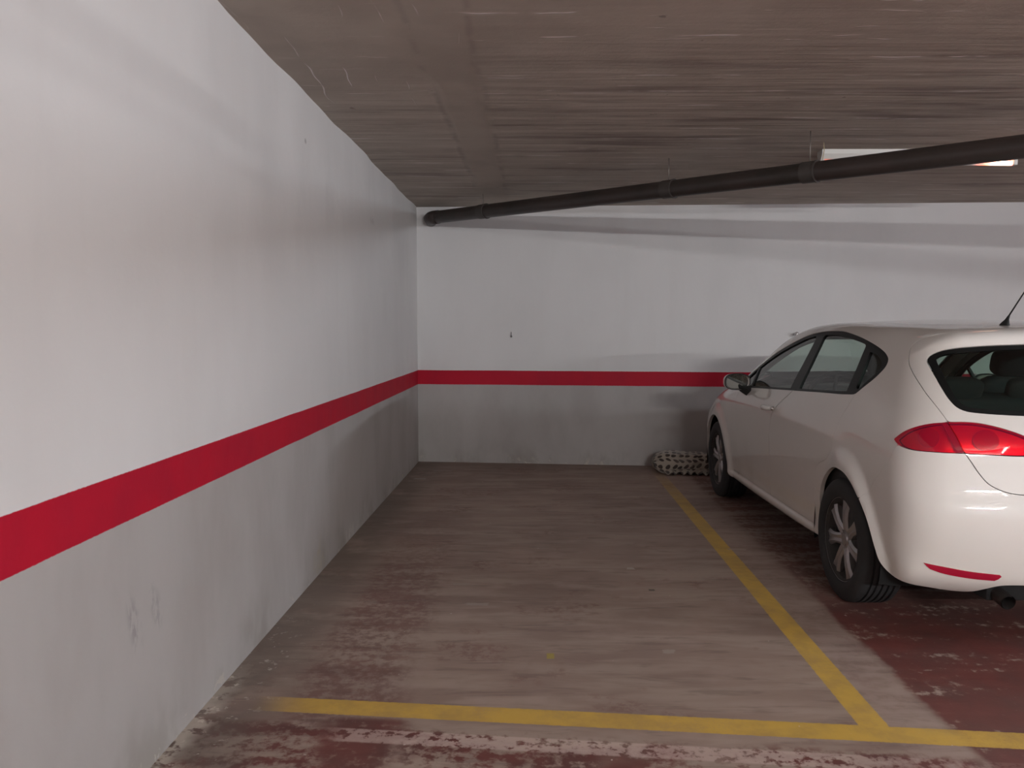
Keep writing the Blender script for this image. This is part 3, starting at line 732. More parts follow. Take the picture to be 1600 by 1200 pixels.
bm = bmesh.new(); Ms = Matrix.Translation((-.36, 1.42, .935)) @ Matrix.Rotation(math.radians(-68), 4, 'X')
ring = []
for k in range(40):
    t = 2*PI*k/40; ring.append([bm.verts.new(Ms @ Vector(((.18+.016*math.cos(p))*math.cos(t), (.18+.016*math.cos(p))*math.sin(t), .016*math.sin(p)))) for p in np.linspace(0, 2*PI, 11)[:-1]])
for a, b in zip(ring, ring[1:]+ring[:1]):
    for k in range(10): bm.faces.new((a[k], a[(k+1) % 10], b[(k+1) % 10], b[k]))
superell(bm, (-.36, 1.43, .93), (.07,.03,.06), .7)
for t in (0, PI, -PI/2): tube(bm, [Ms @ Vector((.05*math.cos(t), .05*math.sin(t), 0)), Ms @ Vector((.175*math.cos(t), .175*math.sin(t), 0))], .012, 8)
from_bm('steering_wheel', bm, M_dash, car, True, 60)
bm = bmesh.new(); superell(bm, (0, 1.26, 1.315), (.105,.02,.034), .6); from_bm('interior_mirror', bm, M_dash, car, True)
# ---------------------------------------------------------------- room
XL, YB, ZC = -1.23, 8.33, 2.659
sk = -4.62                                     # the back wall is a little out of square
tb = math.tan(math.radians(sk))
def yb(x): return YB+(x-XL)*tb

STRIPE_T, STRIPE_B = .968, .820

def wall_material(name, white=(.72,.70,.69), grey=(.43,.405,.39), axis='Y', scuff=False, zt=STRIPE_T, zb=STRIPE_B, slope=0.):
    m = mat(name, white, .62); n = NT(m); p = n.pos(); X, Y, Z = n.sep(p)
    h = X if axis == 'X' else Y
    wob = n.math('MULTIPLY', n.math('SUBTRACT', n.noise(n.scale(p, (1.3, 1.3, 0)), 1.6, 2), .5), .006)
    zz = n.math('ADD', n.math('ADD', Z, wob), n.math('MULTIPLY', h, -slope))
    fuzz = n.math('MULTIPLY', n.math('SUBTRACT', n.noise(p, 60, 3), .5), .0035)
    zz = n.math('ADD', zz, fuzz)
    # upper coat: faint roller marks, stains
    soft = n.noise(n.scale(p, (.9, .9, .5)), 1.6, 5, .55); drip = n.noise(n.scale(p, (5, 5, .55)), 1.0, 4, .6)
    w = n.mix(n.ss(soft, .35, .7), white, tuple(c*.945 for c in white))
    w = n.mix(n.mul(n.ss(drip, .52, .75), .35), w, tuple(c*.93 for c in (white[0], white[1]*.99, white[2]*.98)))
    gd = n.noise(n.scale(p, (1.6, 1.6, .7)), 1.9, 5, .6)
    g = n.mix(n.ss(gd, .35, .7), grey, (grey[0]*.90, grey[1]*.885, grey[2]*.875))
    # soiling near the floor
    low = n.mul(n.ss(Z, .30, .0), n.ss(n.noise(n.scale(p, (1, 1, .6)), 3.5, 6, .65), .46, .66))
    g = n.mix(n.mul(low, .5), g, (.26, .235, .20))
    chip = n.mul(n.ss(Z, .10, .0), n.ss(n.noise(p, 14, 5, .6), .60, .66))
    g = n.mix(chip, g, (.50, .46, .41))
    if scuff:
        def blob(cy, cz, ry, rz, ns, lo, hi, tilt=0):
            dy = n.math('DIVIDE', n.math('SUBTRACT', n.math('ADD', Y, n.math('MULTIPLY', Z, tilt)), cy+cz*tilt), ry); dz = n.math('DIVIDE', n.math('SUBTRACT', Z, cz), rz)
            r = n.math('SQRT', n.math('ADD', n.mul(dy, dy), n.mul(dz, dz)))
            return n.mul(n.ss(r, 1, .25), n.ss(n.noise(n.scale(p, (1, 1, .45)), ns, 5, .65), lo, hi))
        g = n.mix(n.mul(blob(2.36, .49, .05, .13, 30, .42, .58, .25), .42), g, (.17, .155, .155))
        g = n.mix(n.mul(blob(2.50, .50, .05, .11, 30, .46, .60, .25), .35), g, (.19, .175, .17))
        g = n.mix(n.mul(blob(4.45, .10, .17, .16, 24, .42, .58), .8), g, (.40, .36, .29))
        g = n.mix(n.mul(blob(5.25, .04, .3, .07, 18, .45, .58), .7), g, (.52, .50, .46))
        w = n.mix(n.mul(blob(6.05, 2.22, .14, .05, 40, .50, .60), .6), w, (.42, .40, .385))
        w = n.mix(n.mul(blob(4.3, 2.40, .03, .02, 60, .4, .5), .8), w, (.36, .34, .33))
    red = n.mix(n.ss(n.noise(p, 5, 3), .3, .8), (.46, .006, .026), (.40, .007, .028))
    c = n.mix(n.ss(zz, zb-.0015, zb+.0015), g, red)
    # a line of bare undercoat just above the red band
    edge = n.ss(zz, zt-.0015, zt+.0015)
    c = n.mix(edge, c, w)
    n.L(c, n.b.inputs['Base Color'])
    hgt = n.math('ADD', n.math('MULTIPLY', n.noise(n.scale(p, (1, 1, .7)), 2.4, 4, .5), 1.0), n.math('MULTIPLY', n.noise(p, 45, 3, .6), .05))
    n.bump(hgt, .35, .03)
    n.b.inputs['Specular IOR Level'].default_value = .25
    return m
M_wl = wall_material('painted_wall_left', axis='Y', scuff=True)
M_wb = wall_material('painted_wall_back', white=(.70,.685,.68), axis='X', slope=-.0012)
M_wr = wall_material('painted_wall_far', axis='Y')

def struct(name, me_or_o): o = me_or_o; o['kind'] = 'structure'; return o
XR, YN = 8.6, -9.0
def slab(name, pts, thick, m):
    """thick: offset vector given to the back face"""
    V = [Vector(p) for p in pts]; n_ = len(V); V += [v+Vector(thick) for v in V]
    Fc = [tuple(range(n_)), tuple(range(2*n_-1, n_-1, -1))]+[((i+1) % n_, i, n_+i, n_+(i+1) % n_) for i in range(n_)]
    bm = bmesh.new(); vs = [bm.verts.new(v) for v in V]
    for f in Fc: bm.faces.new([vs[i] for i in f])
    return struct(name, from_bm(name, bm, m, None, False))
def ceil_z(x): return ZC-(x-XL)*.0085
# left wall: gentle hand-trowelled waviness, strongest along the ceiling line
bm = bmesh.new(); ny, nz = 140, 26
def wavy(y, z):
    k = (z/ZC)**3
    return .004*k*math.sin(y*2.3+1)+.006*k*math.sin(y*4.7+.4)+.003*k*math.sin(y*11+.4)+.003*math.sin(y*.9+z*1.7)
grid = [[bm.verts.new((XL+wavy(y, z)*(min(1, (YB-y)/.4) if y < YB else 0), y, z)) for z in np.linspace(-.02, ZC+.03, nz)] for y in np.linspace(YN, YB+.02, ny)]
for a, b in zip(grid, grid[1:]):
    for k in range(nz-1): bm.faces.new((a[k], a[k+1], b[k+1], b[k]))
bk = [bm.verts.new(p) for p in ((XL-.2, YN, -.02), (XL-.2, YN, ZC+.03), (XL-.2, YB+.02, ZC+.03), (XL-.2, YB+.02, -.02))]
bm.faces.new(bk)
struct('wall_left', from_bm('wall_left', bm, M_wl, None, True))
slab('wall_back', [(XL-.2, yb(XL-.2), -.02), (XR+.1, yb(XR+.1), -.02), (XR+.1, yb(XR+.1), ZC+.03), (XL-.2, yb(XL-.2), ZC+.03)], (0, .2, 0), M_wb)
slab('wall_right', [(XR, YN, -.02), (XR, YB, -.02), (XR, YB, ZC+.03), (XR, YN, ZC+.03)], (.2, 0, 0), M_wr)
slab('wall_front', [(XL-.2, YN, -.02), (XR+.1, YN, -.02), (XR+.1, YN, ZC+.03), (XL-.2, YN, ZC+.03)], (0, -.2, 0), M_wr)

# floor: worn red paint over grey-brown concrete, yellow bay lines
FA, FB = (3.10, None)
def floor_mat():
    m = mat('worn_floor', (0.290, 0.217, 0.189), .55); n = NT(m); p = n.pos(); X, Y, Z = n.sep(p)
    def line_d(a, b):
        """signed distance to the line a-b (left positive) and the distance along it"""
        L = math.hypot(b[0]-a[0], b[1]-a[1]); ux, uy = (b[0]-a[0])/L, (b[1]-a[1])/L
        dx = n.math('SUBTRACT', X, a[0]); dy = n.math('SUBTRACT', Y, a[1])
        d = n.math('SUBTRACT', n.math('MULTIPLY', dy, ux), n.math('MULTIPLY', dx, uy)); s = n.math('ADD', n.math('MULTIPLY', dx, ux), n.math('MULTIPLY', dy, uy))
        return d, s
    big = n.noise(p, .9, 5, .55); med = n.noise(p, 3.2, 6, .62); fine = n.noise(p, 22, 5, .65); grain = n.noise(p, 110, 3, .6)
    wipe = n.noise(n.scale(p, (1.1, 5.0, 1), (0, 0, 0), (0, 0, .06)), 1.4, 5, .62, .3); wipe2 = n.noise(n.scale(p, (1.9, 10.0, 1), (3, 1, 0), (0, 0, -.05)), 1.5, 5, .66, .4)
    c = n.mix(n.ss(big, .35, .68), (0.312, 0.225, 0.184), (0.239, 0.167, 0.139))
    c = n.mix(n.mul(n.ss(wipe, .42, .66), .62), c, (0.399, 0.312, 0.254))
    c = n.mix(n.mul(n.ss(wipe2, .52, .68), .46), c, (0.142, 0.099, 0.087))
    c = n.mix(n.mul(n.ss(med, .52, .70), .40), c, (0.406, 0.304, 0.261))
    # red paint that survives: right of the divider, beside the left wall, and in the aisle
    dD, sD = line_d(DIV_A, DIV_B)          # left positive
    jag = n.math('MULTIPLY', n.math('SUBTRACT', n.noise(p, 5, 6, .7), .5), .30)
    wear = n.math('ADD', n.math('MULTIPLY', fine, .55), n.math('MULTIPLY', wipe, .45))
    r_right = n.mul(n.ss(n.math('ADD', dD, n.math('MULTIPLY', jag, .35)), -.24, -.28), n.ss(n.math('ADD', Y, jag), 4.5, 3.9), n.ss(wear, .64, .54))
    r_right2 = n.mul(n.ss(dD, -.24, -.30), n.ss(wear, .56, .46), .75)
    xw = n.math('ADD', X, n.math('MULTIPLY', jag, .9))
    r_left = n.mul(n.ss(xw, -.98, -.86), n.ss(xw, -.42, -.62), n.ss(Y, 6.6, 3.6), n.ss(n.math('ADD', fine, n.math('MULTIPLY', wipe, .4)), .84, .60), .58)
    d2, s2 = line_d(FR_A, FR_B)
    aisle = n.mul(n.ss(n.math('ADD', d2, n.math('MULTIPLY', jag, .3)), -.10, -.16), n.ss(wear, .56, .44), n.ss(n.noise(p, 1.4, 4, .6), .36, .50))
    aisle2 = n.mul(n.ss(n.math('ADD', xw, .0), -.78, -.66), n.ss(xw, -.42, -.54), n.ss(d2, -.03, -.10), n.ss(wear, .66, .50))
    spots = n.mul(n.ss(n.noise(p, 2.0, 6, .7), .54, .66), n.ss(fine, .42, .60), .45)
    red = n.math('MAXIMUM', n.math('MAXIMUM', r_right, r_right2), n.math('MAXIMUM', n.math('MAXIMUM', r_left, aisle), n.math('MAXIMUM', spots, aisle2)))
    rc = n.mix(n.ss(med, .35, .7), (0.140, 0.029, 0.025), (0.095, 0.029, 0.026))
    c = n.mix(n.math('MULTIPLY', red, .88), c, rc)
    # pale strip of bare concrete between divider and red paint, and the ghost of an old pale line
    bare = n.mul(n.ss(dD, -.02, -.05), n.ss(dD, -.255, -.225), n.ss(wear, .40, .56))
    c = n.mix(n.mul(bare, .40), c, (0.392, 0.290, 0.254))
    ghost = n.mul(n.ss(d2, -.145, -.155), n.ss(d2, -.245, -.232), n.ss(fine, .40, .50), n.ss(X, -.75, -.62), n.ss(X, 1.9, .6))
    c = n.mix(n.mul(ghost, .50), c, (0.638, 0.486, 0.435))
    # dark grime and pale plaster dust along the wall foot
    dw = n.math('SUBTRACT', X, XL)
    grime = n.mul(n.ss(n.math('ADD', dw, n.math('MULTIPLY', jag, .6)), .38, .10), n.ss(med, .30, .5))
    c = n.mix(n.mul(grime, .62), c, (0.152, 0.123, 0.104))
    dust = n.mul(n.ss(n.math('ADD', dw, n.math('MULTIPLY', jag, .5)), .11, .02), n.ss(Y, 3.35, 2.75), n.ss(n.noise(p, 11, 6, .7), .42, .50))
    c = n.mix(n.mul(dust, .7), c, (0.609, 0.536, 0.457))
    dust2 = n.mul(n.ss(n.math('ADD', dw, jag), .30, .05), n.ss(n.noise(p, 19, 6, .7), .60, .66), n.ss(Y, 4.2, 3.0))
    c = n.mix(n.mul(dust2, .7), c, (0.667, 0.594, 0.522))
    back_dark = n.mul(n.ss(Y, 7.3, 8.4), .45); c = n.mix(back_dark, c, (0.160, 0.102, 0.087))  # floor colour darkens evenly towards the back wall
    # yellow paint
    wj = n.math('MULTIPLY', n.math('SUBTRACT', n.noise(p, 40, 3, .6), .5), .010)
    def band(d, w): return n.ss(n.math('ADD', n.math('ABSOLUTE', d), wj), w+.003, w-.003)
    worn = n.ss(n.math('ADD', n.math('MULTIPLY', grain, .5), n.math('MULTIPLY', med, .6)), .80, .52)
    l1 = n.mul(band(dD, .052), n.ss(s2_ if False else sD, -.10, -.04), n.ss(Y, 8.2, 6.2))
    l2 = n.mul(band(d2, .056), n.ss(X, -1.08, -.80))
    far = n.math('ADD', n.math('MULTIPLY', n.ss(Y, 7.8, 5.0), .35), .65)
    yel = n.math('MAXIMUM', n.mul(l1, far), l2)
    yc = n.mix(n.ss(n.noise(p, 7, 5, .65), .35, .7), (0.623, 0.392, 0.070), (0.493, 0.312, 0.075))
    c = n.mix(n.mul(yel, n.math('ADD', n.math('MULTIPLY', worn, .28), .66)), c, yc)
    # a dab of yellow and a few pale scrapes
    def dab(cx, cy, rx, ry, col, c, nz=.0, k=.85):
        a = n.math('ABSOLUTE', n.math('DIVIDE', n.math('SUBTRACT', X, cx), rx)); b = n.math('ABSOLUTE', n.math('DIVIDE', n.math('SUBTRACT', Y, cy), ry))
        q = n.math('ADD', n.math('MAXIMUM', a, b), n.math('MULTIPLY', n.math('SUBTRACT', n.noise(p, 30, 4, .7), .5), nz))
        return n.mix(n.mul(n.ss(q, 1.1, .8), k), c, col)
    for d_ in DABS: c = dab(*d_[:4], d_[4], c, d_[5], d_[6])
    specks = n.mul(n.ss(n.noise(p, 26, 2, .5), .765, .79), 1.0); c = n.mix(n.mul(specks, .6), c, (0.652, 0.580, 0.522))
    n.L(c, n.b.inputs['Base Color'])
    n.L(n.math('ADD', n.math('MULTIPLY', med, .25), .42), n.b.inputs['Roughness'])
    n.b.inputs['Specular IOR Level'].default_value = .35
    n.bump(n.math('ADD', n.math('MULTIPLY', fine, .6), n.math('MULTIPLY', grain, .4)), .25, .004)
    return m
DIV_A, DIV_B = (1.199, 2.807), (1.199, 8.2)   # filled in from the measured points
DIV_A, DIV_B = FLOORPTS['divider']; FR_A, FR_B = FLOORPTS['front']
DABS = FLOORPTS['dabs']
M_floor = floor_mat()
slab('floor', [(XL-.2, YN-.1, 0), (XR+.2, YN-.1, 0), (XR+.2, YB+.2, 0), (XL-.2, YB+.2, 0)], (0, 0, -.1), M_floor)

# ceiling: board-marked concrete
def ceil_mat():
    m = mat('board_marked_concrete', (0.446, 0.404, 0.348), .85); n = NT(m); p = n.pos(); X, Y, Z = n.sep(p)
    lng = n.noise(n.scale(p, (.42, 4.6, 1)), 1.5, 5, .58); lng2 = n.noise(n.scale(p, (.7, 15, 1), (5, 2, 0)), 1.6, 4, .6); med = n.noise(p, 1.7, 6, .62); fine = n.noise(p, 40, 4, .65)
    lx = n.math('ADD', n.math('ADD', X, .40), n.math('MULTIPLY', n.math('SUBTRACT', med, .5), .10))
    lap = n.ss(n.math('ABSOLUTE', lx), .16, .09)            # smooth lap between two formwork fields
    keep = n.math('SUBTRACT', 1.0, n.math('MULTIPLY', lap, .9))
    fade = n.math('ADD', n.math('MULTIPLY', n.ss(n.math('ADD', Y, n.math('MULTIPLY', X, .25)), 3.2, 5.0), .88), .12)
    left = n.ss(X, -.25, -.5); keepl = n.math('SUBTRACT', 1.0, n.mul(left, n.ss(Y, 4.6, 3.9), .75))
    c = n.mix(n.ss(med, .35, .68), (0.484, 0.435, 0.382), (0.409, 0.361, 0.316))
    c = n.mix(n.mul(n.ss(lng, .50, .68), keep, keepl, n.math('ADD', n.math('MULTIPLY', fade, .6), .4), .5), c, (0.575, 0.528, 0.472))
    c = n.mix(n.mul(n.ss(lng, .47, .33), keep, keepl, fade, .75), c, (0.245, 0.201, 0.185))
    c = n.mix(n.mul(n.ss(lng2, .58, .72), keep, keepl, fade, .5), c, (0.276, 0.228, 0.210))
    c = n.mix(n.mul(n.ss(n.math('ABSOLUTE', n.math('SUBTRACT', n.math('ABSOLUTE', lx), .13)), .03, .0), n.ss(n.noise(p, 5, 4), .45, .6), .35), c, (0.266, 0.228, 0.210))
    c = n.mix(n.mul(n.ss(n.noise(p, 13, 3), .74, .78), .6), c, (0.179, 0.151, 0.134))
    # laitance ridges: thin lips of cement left at the board joints, grazing highlights painted on in pale, broken up along their length
    yy = n.math('ADD', Y, n.math('MULTIPLY', n.math('SUBTRACT', n.noise(n.scale(p, (1.6, .5, 1)), 1.5, 3), .5), .09))
    def ridges(per, w, br, lo, hi, seed, u=X, v=yy):
        f = n.math('ABSOLUTE', n.math('SUBTRACT', n.math('FRACT', n.math('DIVIDE', n.math('ADD', v, seed), per)), .5))
        cell = n.math('FLOOR', n.math('DIVIDE', n.math('ADD', v, seed), per))
        cv = n.n('ShaderNodeCombineXYZ'); n.L(n.math('MULTIPLY', u, br), cv.inputs[0]); n.L(n.math('MULTIPLY', cell, 7.31), cv.inputs[1])
        on = n.ss(n.noise(cv.outputs[0], 1.0, 3, .6), lo, hi)
        return n.mul(n.ss(f, w/per, w/per*.35), on)
    r1 = ridges(.262, .0075, 2.1, .53, .62, .03); r2 = ridges(.131, .0050, 2.9, .58, .67, 1.37)
    xx = n.math('ADD', X, n.math('MULTIPLY', n.math('SUBTRACT', n.noise(p, 1.2, 2), .5), .25))
    r3 = n.mul(ridges(.155, .0045, 1.6, .56, .66, .4, Y, xx), left, n.ss(Y, 4.7, 4.2))
    rid = n.math('MAXIMUM', n.mul(n.math('MAXIMUM', r1, r2), keep, keepl), r3)
    halo = n.mul(ridges(.262, .03, 2.1, .47, .64, .03), keep, keepl)
    c = n.mix(n.mul(halo, .30), c, (0.638, 0.601, 0.549))
    c = n.mix(n.mul(rid, .9), c, (0.855, 0.795, 0.807))
    n.L(c, n.b.inputs['Base Color']); n.b.inputs['Specular IOR Level'].default_value = .2
    h = n.math('ADD', n.math('ADD', n.mul(lng, keep, keepl, fade, 1.6), n.mul(lng2, keep, fade, .6)), n.math('ADD', n.math('MULTIPLY', fine, .12), n.math('MULTIPLY', rid, .5)))
    n.bump(h, .5, .02)
    return m
M_ceil = ceil_mat()
slab('ceiling', [(XL-.3, YN-.1, ceil_z(XL-.3)), (XR+.2, YN-.1, ceil_z(XR+.2)), (XR+.2, YB+.3, ceil_z(XR+.2)), (XL-.3, YB+.3, ceil_z(XL-.3))], (0, 0, .1), M_ceil)

# ---------------------------------------------------------------- drain pipe under the ceiling
M_pipe = mat('pipe_plastic_brown', (.040, .030, .027), .42); n = NT(M_pipe)
n.L(n.mix(n.ss(n.noise(n.pos(), 3, 5, .6), .35, .7), (.044, .032, .029), (.030, .025, .022)), n.b.inputs['Base Color'])
M_strap = mat('pipe_coupling', (.055, .047, .043), .5)
M_zinc = mat('zinc_wire', (.30, .27, .24), .4, .8)
PA = Vector((-1.03, 8.10, 2.520)); PB = Vector((2.58, 4.2, 2.337)); pd = (PB-PA).normalized(); PE = PA+pd*10.2
pipe = bpy.data.objects.new('drain_pipe', None); C.objects.link(pipe); pipe.location = PA
tag(pipe, 'long dark brown drain pipe sloping across under the ceiling from the far left corner', 'pipe')
def rel(v): return Vector(v)-PA
bm = bmesh.new()
tube(bm, [rel(PA+pd*.02), rel(PE)], .0615, 40, False)
from_bm('pipe_run', bm, M_pipe, pipe)
bm = bmesh.new()
w_ = Vector((-1.075, yb(-1.075)+.02, 2.521))
el = [w_, Vector((-1.075, yb(-1.075)-.06, 2.521))]
c1 = Vector((-1.072, 8.145, 2.521))
el = [w_, Vector((-1.075, 8.25, 2.521)), Vector((-1.070, 8.19, 2.521)), Vector((-1.056, 8.145, 2.5205)), PA, PA+pd*.09]
tube(bm, [rel(v) for v in el], [.062, .062, .0645, .0655, .0665, .0665], 40, True)
from_bm('pipe_elbow', bm, M_pipe, pipe)
def on_pipe(px_x):      # where the run passes a given distance
    return PA+pd*px_x
for dd in JOINTS:
    q = PA+pd*dd; bm = bmesh.new()
    tube(bm, [rel(q-pd*.045), rel(q-pd*.043), rel(q+pd*.043), rel(q+pd*.045)], [.0615, .0665, .0665, .0615], 40, False)
    tube(bm, [rel(q+pd*.043), rel(q+pd*.045), rel(q+pd*.055), rel(q+pd*.057)], [.0665, .070, .070, .0615], 40, False)
    cp = from_bm('pipe_coupling', bm, M_strap, pipe, True, 40)
    bm = bmesh.new(); zt = ceil_z(q.x)
    for s in (-.066, .0):
        pass
    tube(bm, [rel(q+Vector((0, 0, .06))), rel(Vector((q.x, q.y, zt)))], .003, 8)
    from_bm('hanger_wire', bm, M_zinc, pipe)

# ---------------------------------------------------------------- failing strip light beyond the pipe
M_fix = mat('fixture_enamel', (.62, .60, .56), .45)
def tube_glow():
    m = bpy.data.materials.new('tube_end_glow'); m.use_nodes = True; n = NT(m)
    tc = n.n('ShaderNodeTexCoord'); X = n.sep(tc.outputs['Object'])[0]
    r = n.ss(X, .36, .62); l = n.mul(n.ss(X, -.57, -.63), .25)
    core = n.math('MAXIMUM', r, l)
    col = n.mix(n.ss(core, .25, .9), (1.0, .16, .07), (1.0, .62, .42))
    col = n.mix(n.ss(X, .62, .638), col, (1.0, .10, .08))
    n.L(n.mix(0.0, (.75, .73, .70), (0, 0, 0)), n.b.inputs['Base Color'])
    n.L(col, n.b.inputs['Emission Color']); n.L(n.math('MULTIPLY', core, 6.5), n.b.inputs['Emission Strength']); n.b.inputs['Roughness'].default_value = .2
    return m
fx = bpy.data.objects.new('strip_light', None); C.objects.link(fx)
FXX, FXY = 2.635, 5.67; fz = ceil_z(FXX)
fx.location = (FXX, FXY, fz); fx.rotation_euler = (0, math.radians(.5), math.radians(-.6))
tag(fx, 'white strip light half hidden behind the dark pipe, only its tube ends glowing orange', 'ceiling light')
bm = bmesh.new()
sec = [(-.052,0),(-.052,-.030),(-.030,-.062),(.030,-.062),(.052,-.030),(.052,0)]
va = [bm.verts.new((-.665, a, b)) for a, b in sec]; vb = [bm.verts.new((.665, a, b)) for a, b in sec]
for k in range(6): bm.faces.new((va[k], va[(k+1) % 6], vb[(k+1) % 6], vb[k]))
bm.faces.new(va); bm.faces.new(vb)
from_bm('housing', bm, M_fix, fx, False)
for s in (-1, 1):
    bm = bmesh.new(); add_box(bm, (s*.652, 0, -.078), (.028, .05, .045), .006); from_bm('end_cap', bm, M_fix, fx, True, 30)
bm = bmesh.new(); tube(bm, [(-.640, 0, -.085), (.640, 0, -.085)], .0155, 12, False); from_bm('fluorescent_tube', bm, tube_glow(), fx, True, 40)
M_cable = mat('yellowed_cable', (.42, .34, .22), .6)
cb = bpy.data.objects.new('hanging_cable', None)
bm = bmesh.new(); cx_ = CABLE[0]; cy_ = CABLE[1]; zz_ = ceil_z(cx_)
tube(bm, [(cx_, cy_, zz_), (cx_+.004, cy_, zz_-.05), (cx_-.006, cy_-.003, zz_-.11), (cx_-.004, cy_, zz_-.165), (cx_+.02, cy_, zz_-.185), (cx_+.04, cy_, zz_-.17)], .0032, 8)
tag(from_bm('hanging_cable', bm, M_cable), 'thin yellowish cable dangling from the ceiling left of the strip light', 'cable')

# ---------------------------------------------------------------- wall hooks
M_hook = mat('hook_steel', (.16, .15, .15), .4, .8)
def hook(x, z, lab):
    y = yb(x); bm = bmesh.new()
    lathe(bm, [(-.001, .0005), (-.001, .011), (-.004, .009), (-.004, .0005)], 'Y', 16, (0, 0, 0))
    tube(bm, [(0, .01, 0), (0, -.032, 0), (0, -.040, .004), (0, -.042, .012), (0, -.042, .048)], .0036, 10)
    o = from_bm('wall_hook', bm, M_hook, None, True, 50); o.location = (x, y, z)
    tag(o, lab, 'hook', 'screw hooks in the back wall')
hook(HOOKS[0][0], HOOKS[0][1], 'small steel screw hook in the white back wall above the empty bay')
M_knob = mat('hook_bright', (.60, .58, .58), .25, .6)
y_ = yb(HOOKS[1][0]); bm = bmesh.new()
tube(bm, [(0, .01, 0), (0, -.05, 0)], .006, 10); superell(bm, (0, -.06, 0), (.022, .018, .022), 1.0, nu=20, nv=12)
o = from_bm('wall_hook', bm, M_knob, None, True, 50); o.location = (HOOKS[1][0], y_, HOOKS[1][1])
tag(o, 'small round pale knob on the back wall just above the windscreen of the car', 'hook')

# ---------------------------------------------------------------- spotted blanket rolled up at the wall foot
def blanket():
    m = mat('spotted_plush', (.40, .35, .29), .95); n = NT(m)
    tc = n.n('ShaderNodeTexCoord'); p = tc.outputs['UV']
    v = n.n('ShaderNodeTexVoronoi', voronoi_dimensions='2D'); v.inputs['Scale'].default_value = 1.0; v.inputs['Randomness'].default_value = .38; n.L(n.scale(p, (1, 1, 1)), v.inputs['Vector'])
    c = n.mix(n.ss(v.outputs['Distance'], .40, .30), (.36, .305, .25), (.055, .038, .032))
    c = n.mix(n.mul(n.ss(n.noise(n.pos(), 9, 4), .5, .7), .35), c, (.27, .22, .18))
    n.L(c, n.b.inputs['Base Color']); n.bump(n.noise(n.pos(), 160, 3), .5, .004)
    n.b.inputs['Sheen Weight'].default_value = .3
    return m
bm = bmesh.new(); uv = bm.loops.layers.uv.new('UVMap'); NU, NV = 60, 90; L = .86; rows = []
def nz3(x, y, z): 
    from mathutils import noise
    return noise.noise(Vector((x, y, z)))
for i in range(NU+1):
    t = i/NU; x = L*t
    env = (max(0, 1-abs(2*t-1)**7))**.5; env = max(env, .03); row = []
    for j in range(NV):
        a = 2*PI*j/NV
        ry = .165*(1+.10*math.sin(5*t+1)); rz = .108*(1+.08*math.sin(7*t+2)+.05*math.sin(15*t))
        ca, sa = math.cos(a), math.sin(a)
        e = .75; yy_ = ry*math.copysign(abs(ca)**e, ca); zz__ = rz*math.copysign(abs(sa)**e, sa)
        fold = 1+.22*nz3(x*4, ca*1.4, sa*1.4)+.05*nz3(x*14, ca*4, sa*4)-.05*abs(nz3(x*3+5, ca*2.5, sa*2.5))**.5
        yy_ *= env*fold; zz__ *= env*fold
        Z_ = max(zz__+.098, .002+.004*abs(nz3(x*9, ca*3, 3)))
        X_ = x+.03*nz3(ca*2, sa*2, t*2)
        row.append(bm.verts.new((X_, yy_+.02*math.sin(x*6), Z_)))
    rows.append(row)
for i in range(NU):
    for j in range(NV):
        f = bm.faces.new((rows[i][j], rows[i+1][j], rows[i+1][(j+1) % NV], rows[i][(j+1) % NV]))
        for lp, (ii, jj) in zip(f.loops, ((i, j), (i+1, j), (i+1, j+1), (i, j+1))): lp[uv].uv = (ii/NU*L/.062, jj/NV*.80/.058)
bm.faces.new(rows[0][::-1]); bm.faces.new(rows[-1])
# a loose hem of cloth fanned out along the front
hem = []
for i in range(61):
    t = i/60; x = .10+.50*t; ring = []
    for q in range(5):
        s = q/4
        ring.append(bm.verts.new((x, -.12-.075*s*(1+.25*math.sin(t*19)), .052*(1-s)**1.3+.012*(1+math.sin(t*44+s*2))*s+.008)))
    hem.append(ring)
for a, b in zip(hem, hem[1:]):
    for q in range(4):
        f = bm.faces.new((a[q], b[q], b[q+1], a[q+1]))
        for lp in f.loops: lp[uv].uv = (lp.vert.co.x/.062, lp.vert.co.y/.058+.3)
bl_o = from_bm('rolled_blanket', bm, blanket(), None, True)
bl_o.location = (BLANK[0], BLANK[1], 0); bl_o.rotation_euler = (0, 0, math.radians(-4))
tag(bl_o, 'cream blanket with dark brown spots lying rolled up on the floor against the back wall', 'blanket')

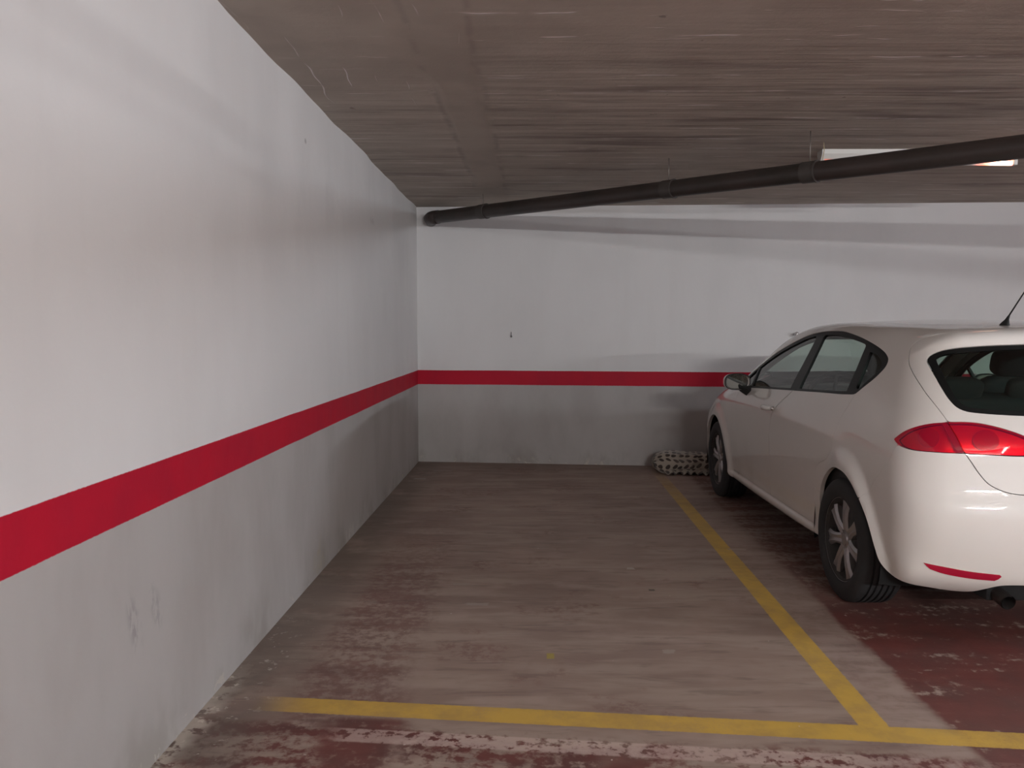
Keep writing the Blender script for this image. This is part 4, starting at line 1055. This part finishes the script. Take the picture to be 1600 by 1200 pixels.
# ---------------------------------------------------------------- lamps behind the viewpoint (batten fittings hung below the slab) and far to the right
def batten(x, y, z, power, length=1.2, rotz=0, lab='', col=(.98, .99, 1.0), r=.016, drop=None, shade=.0):
    o = bpy.data.objects.new('tube_light', None); C.objects.link(o); o.location = (x, y, z); o.rotation_euler = (0, 0, rotz)
    tag(o, lab, 'ceiling light', 'lit tube lights behind the camera')
    bm = bmesh.new(); add_box(bm, (0, 0, .06), (length+.06, .08+shade, .05), .008); from_bm('housing', bm, M_fix, o, True, 30)
    for s in (-1, 1):
        bm = bmesh.new(); tube(bm, [(s*length*.35, 0, .08), (s*length*.35, 0, ceil_z(x)-z)], .006, 8); from_bm('hanger_rod', bm, M_zinc, o)
    area = 2*PI*r*length
    m = mat('lit_tube', (.9, .9, .9), .3, emit=col, strength=power/(area*PI))
    bm = bmesh.new(); tube(bm, [(-length/2, 0, 0), (length/2, 0, 0)], r, 8, False); from_bm('fluorescent_tube', bm, m, o)
    for s in (-1, 1):
        bm = bmesh.new(); add_box(bm, (s*(length/2+.01), 0, .012), (.03, .036, .06), .004); from_bm('end_cap', bm, M_fix, o, True, 30)
for a in LAMPS: batten(*a[:4], **a[4])

# ---------------------------------------------------------------- world, camera, output look
w = bpy.data.worlds.new('World'); bpy.context.scene.world = w; w.use_nodes = True
w.node_tree.nodes['Background'].inputs[0].default_value = (.5, .5, .5, 1); w.node_tree.nodes['Background'].inputs[1].default_value = .0
cam_d = bpy.data.cameras.new('Camera'); cam = bpy.data.objects.new('Camera', cam_d); C.objects.link(cam)
cam_d.sensor_fit = 'HORIZONTAL'; cam_d.sensor_width = 36; cam_d.lens = 36*1245/1600; cam_d.clip_start = .05; cam_d.clip_end = 60
pitch = math.atan(86/1245); yaw = math.atan(36/1245*math.cos(pitch))
cam.location = (0, 0, 1.4); cam.rotation_euler = (PI/2-pitch, 0, yaw)
sc = bpy.context.scene; sc.camera = cam
sc.view_settings.view_transform = 'Standard'; sc.view_settings.look = 'None'; sc.view_settings.exposure = EXPOSURE; sc.view_settings.gamma = 1; sc.view_settings.use_curve_mapping = False
